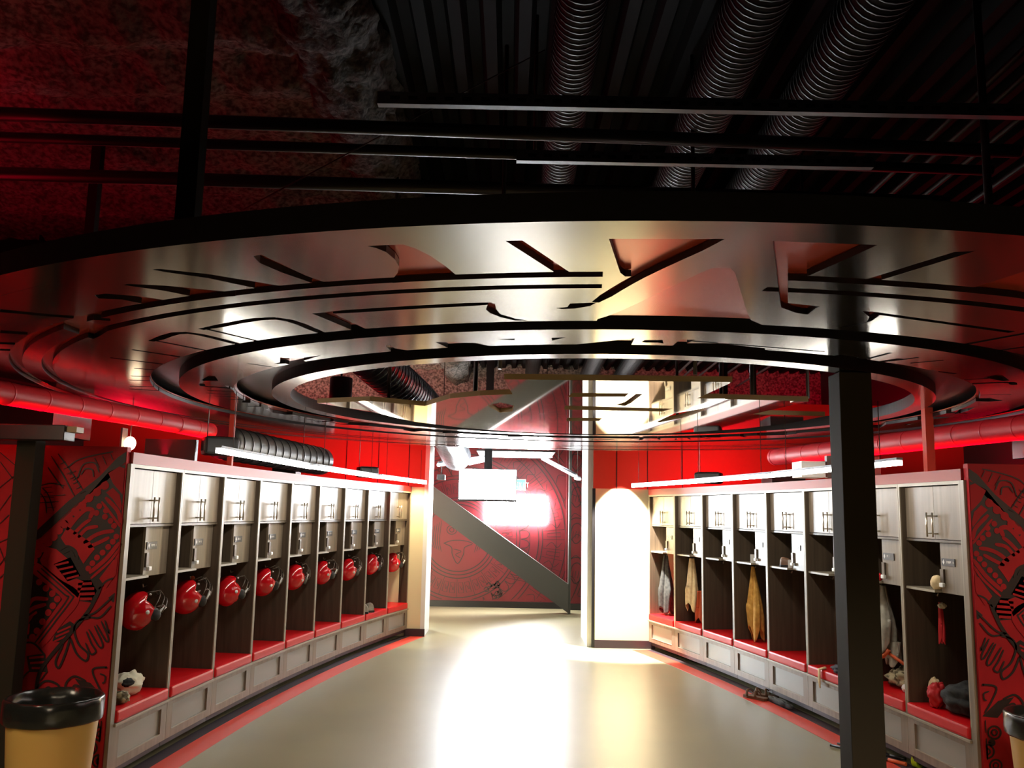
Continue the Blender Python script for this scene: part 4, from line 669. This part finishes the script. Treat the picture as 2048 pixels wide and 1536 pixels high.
# ------------------------------------------------------------------ far room fittings
t = thing('television', 'large wall television with a white screen hung in the far room', 'television', (0, 0, 0))
MB().box(-.785, .105, 13.50, 13.56, 1.855, 2.345, .004).build('casing', M['black'], t); MB().box(-.772, .092, 13.494, 13.501, 1.885, 2.335).build('screen', M['screen'], t)
MB().box(-.40, -.28, 13.56, 13.60, 2.05, 4.46).build('ceiling_mount', M['black'], t)
m = MB()
for i in range(8): m.box(-.74+.105*i, -.68+.105*i, 13.493, 13.499, 1.862, 1.876)
m.build('control_buttons', M['ductdark'], t)
t = thing('light_box', 'glowing white rounded light box on the far red mural wall', 'light box', (0, 0, 0))
m = MB(); m.box(-.44, .69, 16.14, 16.20, 1.50, 1.99, .0295); m.build('glowing_face', M['window'], t); MB().box(-.42, .67, 16.20, 16.25, 1.52, 1.97).build('housing', M['white'], t)
t = thing('exit_sign', 'green exit sign on the far mural, right of the television', 'sign', (0, 0, 0))
MB().box(.06, .29, 16.20, 16.245, 2.10, 2.30, .006).build('housing', M['white'], t); MB().box(.075, .275, 16.192, 16.20, 2.115, 2.285).build('sign_face', M['exit'], t)
def letters(word, x, z, h, y, mt, parent, name='lettering'):
    G = {'E': [(0, 0, .2, 1), (0, 0, 1, .18), (0, .41, .8, .59), (0, .82, 1, 1)], 'I': [(.35, 0, .65, 1)], 'T': [(.38, 0, .62, 1), (0, .82, 1, 1)]}
    m = MB(); w_ = h*.55
    for ch in word:
        if ch == 'X':
            m.prism([(x, z), (x+.2*w_, z), (x+w_, z+h), (x+.8*w_, z+h)], y, y+.002, 'y'); m.prism([(x+.8*w_, z), (x+w_, z), (x+.2*w_, z+h), (x, z+h)], y-.001, y+.001, 'y')
        else:
            for a, b, c, d in G[ch]: m.box(x+a*w_, x+c*w_, y, y+.002, z+b*h, z+d*h)
        x += w_*1.35
    m.build(name, mt, parent)
letters('EXIT', .095, 2.15, .09, 16.188, M['white'], t)
for (a, b, w_, l) in (((-1.05, 12.9, 2.36), (-.36, 15.2, 2.62), .05, 'left of the television'), ((.55, 15.2, 2.62), (1.00, 13.4, 2.25), .05, 'right of the television'), ((-.72, 15.5, 2.52), (-.40, 15.9, 2.62), .04, 'small one behind the television'), ((.98, 13.3, 2.22), (1.02, 13.0, 2.2), .04, 'short piece by the right jamb')):
    a, b = Vector(a), Vector(b); t = thing('strip_light', 'white strip light in the far room, '+l, 'light', (0, 0, 0), 0, 'strip lights in the far room')
    MB().tube([a, b], w_*.5, 8).build('diffuser', M['lampcool'], t); MB().tube([a+Vector((0, 0, .03)), b+Vector((0, 0, .03))], w_*.42, 6).build('housing', M['strut'], t); MB().tube([(a+b)/2, Vector(((a+b).x/2, (a+b).y/2, 4.5))], .004, 5).build('hanger_wires', M['wire'], t)
# bright lettered ceiling emblem of the far room
t = thing('lit_ceiling_emblem', 'brightly lit lettered ceiling emblem hanging in the far room', 'emblem', (0, 0, 0))
m = MB(); m.box(-.55, .72, 14.2, 15.7, 2.665, 2.69); m.build('plate', M['ductdark'], t)
m = MB(); r = random.Random(2)
for row in range(3):
    y = 14.3+.45*row
    x = -.5
    while x < .6:
        w_ = r.uniform(.07, .13)
        if r.random() < .5: m.box(x, x+w_, y, y+.32, 2.655, 2.664)
        else: m.ring((x+w_/2, y+.16), .02, w_*.62, 2.655, 2.664, 14)
        x += w_+.045
    m.box(-.52, .70, y+.36, y+.41, 2.655, 2.664)
m.build('lit_letters', M['lampcool'], t)
for i in range(2): MB().tube([(-.4+i, 14.9, 2.69), (-.4+i, 14.9, 4.46)], .008, 6).build('hanger_rod', M['pipe'], t)
plain('stowed_projector', MB().box(-1.10, -.98, 13.3, 13.5, 2.16, 2.24, .01).tube([(-1.04, 13.4, 2.24), (-1.04, 13.4, 4.5)], .006, 6), M['black'], 'small black device under the silver duct by the left jamb', 'device')
# ------------------------------------------------------------------ bins
def bin_(x, y, lab, s=1):
    t = thing('waste_bin', lab, 'bin', (x, y, 0))
    MB().lathe([(.185, 0), (.19, .01), (.232, .60), (.238, .63), (.225, .63), (.18, .02)], n=40).build('body', M['bin'], t)
    rr = random.Random(3); ph = [rr.uniform(0, 6) for _ in range(6)]
    wob = lambda a, z: .012*math.sin(5*a+ph[0])+.008*math.sin(11*a+ph[1]+z*30)+.006*math.sin(17*a+ph[2]-z*50)
    m = MB().lathe([(.242, .535), (.250, .545), (.252, .58), (.250, .62), (.248, .65), (.240, .662), (.225, .658), (.215, .60), (.20, .35), (.17, .10), (.0, .09)], n=72, wob=wob)
    m.build('liner', M['liner'], t); return t
bin_(-2.46, 5.02, 'tan waste bin with black liner beside the left mural wall'); bin_(3.02, 5.05, 'waste bin with black liner at the right edge by the mural')
# ------------------------------------------------------------------ hung cloths and clutter
def hung(o, x, y, z0, z1, wt, wb, mt, name, label, cat, seed=1, folds=5, lean=0, hem=.05):
    r = random.Random(seed); ph = r.uniform(0, 6); c = lw(o, (x, y, 0)); rz = o.rotation_euler.z
    def fn(u, v):
        a = 2*PI*u; t_ = v; wd = wt+(wb-wt)*min(1, t_*1.5)*(1-.15*max(0, t_-.7)/.3)
        rr = 1+.22*math.sin(folds*a+ph+3*t_)+.10*math.sin((folds*2+1)*a-ph+5*t_)
        z = z0-(z0-z1)*t_+ (hem*math.sin(3*a+ph)*t_ if t_ > .6 else 0)
        return (math.cos(a)*wd*.5*rr+lean*t_, math.sin(a)*wd*.30*rr, z)
    m = MB().grid(56, 26, fn); m.face  # closed sleeve of gathered cloth
    ob = m.build(name, mt, fix=False); ob.location = (c.x, c.y, 0); ob.rotation_euler = (0, 0, rz)
    s = ob.modifiers.new('thick', 'SOLIDIFY'); s.thickness = .006
    return tag(ob, label, cat)
# right bank index: 0 nearest ... 7 farthest
hung(RO[7], .16, .16, 1.19, .50, .06, .24, M['cloth_black'], 'jacket', 'black jacket hanging in the farthest right locker', 'jacket', 1, 4, .02, .04)
hung(RO[6], .14, .16, 1.19, .62, .06, .20, M['cloth_cream'], 'towel', 'cream towel hanging in a far right locker', 'towel', 2, 4, .0, .05)
hung(RO[6], .22, .21, .82, .48, .10, .13, M['orange'], 'shirt', 'salmon shirt end hanging below the cream towel', 'shirt', 6, 3, .02, .03)
hung(RO[4], .13, .16, 1.19, .52, .03, .20, M['cloth_gold'], 'towel', 'gold towel hanging in the middle of the right bank', 'towel', 3, 4, .06, .07)
hung(RO[1], .13, .18, 1.19, .74, .10, .24, M['cloth_grey'], 'shirt', 'grey shirt hanging just right of the black column', 'shirt', 4, 4, .02, .05)
hung(RO[1], .20, .22, .78, .62, .14, .14, M['cloth_grey'], 'sleeve', 'grey garment hanging below the grey shirt', 'clothing', 8, 3, .02, .03)
hung(RO[0], .18, .17, 1.14, .88, .015, .045, M['cloth_red'], 'strap', 'red strap hanging in the nearest right locker', 'strap', 5, 3, .0, .02)
def heap(o, x, y, z, r, mt, name, label, cat, seed=1, amp=.25):
    c = lw(o, (x, y, z)); rr = random.Random(seed); off = rr.uniform(0, 50)
    m = MB().ball((0, 0, r[2]*.96), r, 34, 20, f=lambda d: amp*noise.noise(d*2.1+Vector((off, 0, 0)))+amp*.5*noise.noise(d*5+Vector((0, off, 0))))
    for v_ in m.bm.verts: v_.co.z = max(v_.co.z, 0.001)
    ob = m.build(name, mt); ob.location = c; ob.rotation_euler = (0, 0, o.rotation_euler.z); return tag(ob, label, cat)
heap(RO[0], .43, .20, .447, (.20, .15, .10), M['cloth_black'], 'sports_bag', 'black sports bag slumped on the nearest right bench', 'bag', 3, .3)
heap(RO[0], .21, .10, .447, (.05, .06, .085), M['cloth_red'], 'jersey', 'crumpled red jersey beside the black bag on the nearest right bench', 'clothing', 5, .4)
heap(RO[0], .11, .14, .49, (.035, .04, .07), M['cloth_cream'], 'shoe_bag', 'small pale pouch left of the red jersey', 'pouch', 8, .2)
heap(RO[1], .30, .26, .447, (.15, .12, .075), M['cloth_camo'], 'clothing_pile', 'mottled clothing pile on the bench right of the column', 'clothing', 7, .45)
heap(RO[1], .44, .30, .56, (.10, .08, .045), M['orange'], 'shirt', 'orange shirt on top of the mottled clothing pile', 'clothing', 9, .4)
heap(RO[1], .46, .17, .447, (.035, .03, .03), M['white'], 'tape_roll', 'white wad beside the mottled clothing pile', 'wad', 2, .15)
heap(RO[2], .50, .12, .447, (.18, .13, .035), M['cloth_navy'], 'shorts', 'dark shorts on the bench left of the black column', 'shorts', 4, .35)
m = MB(); m.tube([(.28, .02, .462), (.27, -.035, .45), (.275, -.04, .36), (.28, -.038, .30)], [.022, .022, .02, .012], 10, flat=.5)
o = m.build('waistband', M['cloth_cream'], None); o.location = RO[2].location; o.rotation_euler = RO[2].rotation_euler; tag(o, 'cream strap of the shorts draped over the bench edge left of the column', 'strap')
heap(LO[0], .47, .15, .447, (.12, .09, .075), M['cloth_white'], 'thigh_pads', 'white padded gear on the nearest left bench', 'pads', 11, .28)
heap(LO[0], .40, .12, .51, (.055, .04, .03), M['cloth_black'], 'pad_lining', 'black lining patch showing on the white padded gear', 'lining', 12, .2)
heap(LO[0], .20, .06, .447, (.06, .05, .04), M['cloth_camo'], 'glove', 'crumpled grey glove at the near end of the left bench', 'glove', 13, .35)
def shoe(o, x, y, z, rz, mt, label, group=None, L=.24, name='shoe', sole='black'):
    c = lw(o, (x, y, z)); t = thing(name, label, 'shoe', c, o.rotation_euler.z+rz, group)
    f = lambda d: .05*d.x
    m = MB(); prof = [(-.50, .16, .42), (-.40, .20, .44), (-.2, .19, .40), (0, .17, .30), (.2, .19, .22), (.4, .17, .16), (.5, .05, .10)]
    rows = []
    for px_, w_, h_ in prof:
        rows.append([m.v((px_*L, w_*L*math.cos(a)*1.0, .02+h_*L*max(0, math.sin(a))*.85)) for a in [PI*k/8 for k in range(9)]])
    for A, B in zip(rows, rows[1:]):
        for k in range(8): m.face([A[k], A[k+1], B[k+1], B[k]], True)
    m.face(rows[0]); m.face(rows[-1][::-1]); m.build('upper', mt, t)
    m = MB(); m.prism([(px_*L*1.04, w_*L*1.06) for px_, w_, h_ in prof]+[(px_*L*1.04, -w_*L*1.06) for px_, w_, h_ in prof[::-1]], 0, .024); m.build('sole', M[sole], t)
    return t
shoe(LO[7], .16, .08, .447, .5, M['cloth_grey'], 'left one of the pale shoes on the eighth left bench', 'pale shoes on the left bench', .26)
shoe(LO[7], .30, .10, .447, .9, M['cloth_grey'], 'right one of the pale shoes on the eighth left bench', 'pale shoes on the left bench', .26)
heap(LO[8], .10, .10, .447, (.06, .06, .07), M['cloth_black'], 'shoe_bag', 'small dark bag on the farthest left bench', 'bag', 21, .3)
shoe(RO[3], .30, .10, 1.238, .6, M['brown'], 'dark shoe on the shelf of the fourth right locker', None, .2)
# sandals on the floor
def sandal(x, y, rz, label):
    t = thing('sandal', label, 'sandal', (x, y, .0025), rz, 'brown sandals on the floor')
    pr = [(-.13, .0), (-.12, .035), (-.06, .038), (0, .034), (.07, .046), (.12, .036), (.135, 0), (.12, -.036), (.07, -.044), (0, -.034), (-.06, -.038), (-.12, -.035)]
    MB().prism(pr, 0, .024).build('sole', M['brown'], t)
    m = MB()
    for xx, ww in ((.06, .05), (-.03, .045)): m.tube([(xx+.02*math.sin(a), ww*math.cos(a), .02+.055*math.sin(a)) for a in [PI*k/10 for k in range(11)]], .012, 8, flat=.4)
    m.build('straps', M['brown'], t)
sandal(2.36, 8.66, 2.2, 'brown sandal on the floor, the one further left'); sandal(2.475, 8.745, 2.5, 'brown sandal on the red stripe, the one further right')
heap(RO[3], .30, -.035, .003, (.22, .035, .03), M['cloth_black'], 'folded_umbrella', 'dark soft bundle lying against the right kickboard behind the sandals', 'bundle', 31, .3)
# sticks with lime grips
def stick(a, b, mt, label, r=.012, name='stick', ends=None):
    a, b = Vector(a), Vector(b); t = thing(name, label, 'stick', a); d = b-a
    MB().tube([(0, 0, 0), d*.78], r, 12).build('shaft', mt, t); MB().tube([d*.78, d], r*1.35, 12).build('grip', M[ends or 'lime'], t)
p0 = lw(RO[1], (.42, .22, .62)); p1 = lw(RO[1], (.06, .12, .76)); stick(p0, p1, M['orange'], 'orange stick with lime grip lying over the pile right of the column', .012)
p0 = lw(RO[1], (.10, -.01, .46)); p1 = lw(RO[1], (.26, .16, .72)); stick(p0, p1, M['cloth_cream'], 'pale wooden stick leaning in the second right locker', .012, 'wooden_stick', 'orange')
stick((2.45, 6.95, .014), (2.80, 6.46, .014), M['black'], 'black stick with orange end on the floor at the bottom right', .010, 'stick', 'orange')
stick((2.52, 7.0, .014), (2.86, 6.60, .012), M['black'], 'plain black stick lying on the floor right of the column', .008, 'stick', 'black')
t = thing('tape_reel', 'lime green reel on the floor at the bottom right', 'reel', (2.87, 6.44, .045), .6)
m = MB(); m.M = Matrix.Rotation(PI/2, 4, 'X'); m.ring((0, 0), .022, .045, -.02, .02, 32); m.build('rim', M['lime'], t); m = MB(); m.M = Matrix.Rotation(PI/2, 4, 'X'); m.ring((0, 0), .010, .024, -.024, .024, 24); m.build('hub', M['black'], t)
# small things on the shelves
heap(RO[0], .345, .06, 1.238, (.045, .045, .05), M['cloth_cream'], 'mouthguard_case', 'rounded cream case on the shelf of the nearest right locker', 'case', 41, .12)
plain('card', MB().box(-.03, .03, -.001, .001, 0, .085), M['white'], 'white card leaning on the shelf of the gold towel locker', 'card').location = lw(RO[4], (.33, .07, 1.238))
plain('card', MB().box(-.03, .03, -.001, .001, 0, .075), M['white'], 'white card leaning on the shelf behind the dark shoe', 'card').location = lw(RO[3], (.36, .07, 1.238))
heap(RO[1], .33, .06, 1.238, (.03, .03, .03), M['cloth_red'], 'cap', 'small red item on the shelf of the second right locker', 'cap', 44, .1)
heap(LO[1], .70, .19, 1.115, (.018, .018, .02), M['orange'], 'tag', 'small red tab above the second left helmet', 'tab', 45, .1)
heap(RO[0], .20, .17, 1.10, (.02, .03, .02), M['cloth_white'], 'hook_clip', 'small white clip over the red strap in the nearest right locker', 'clip', 46, .3)
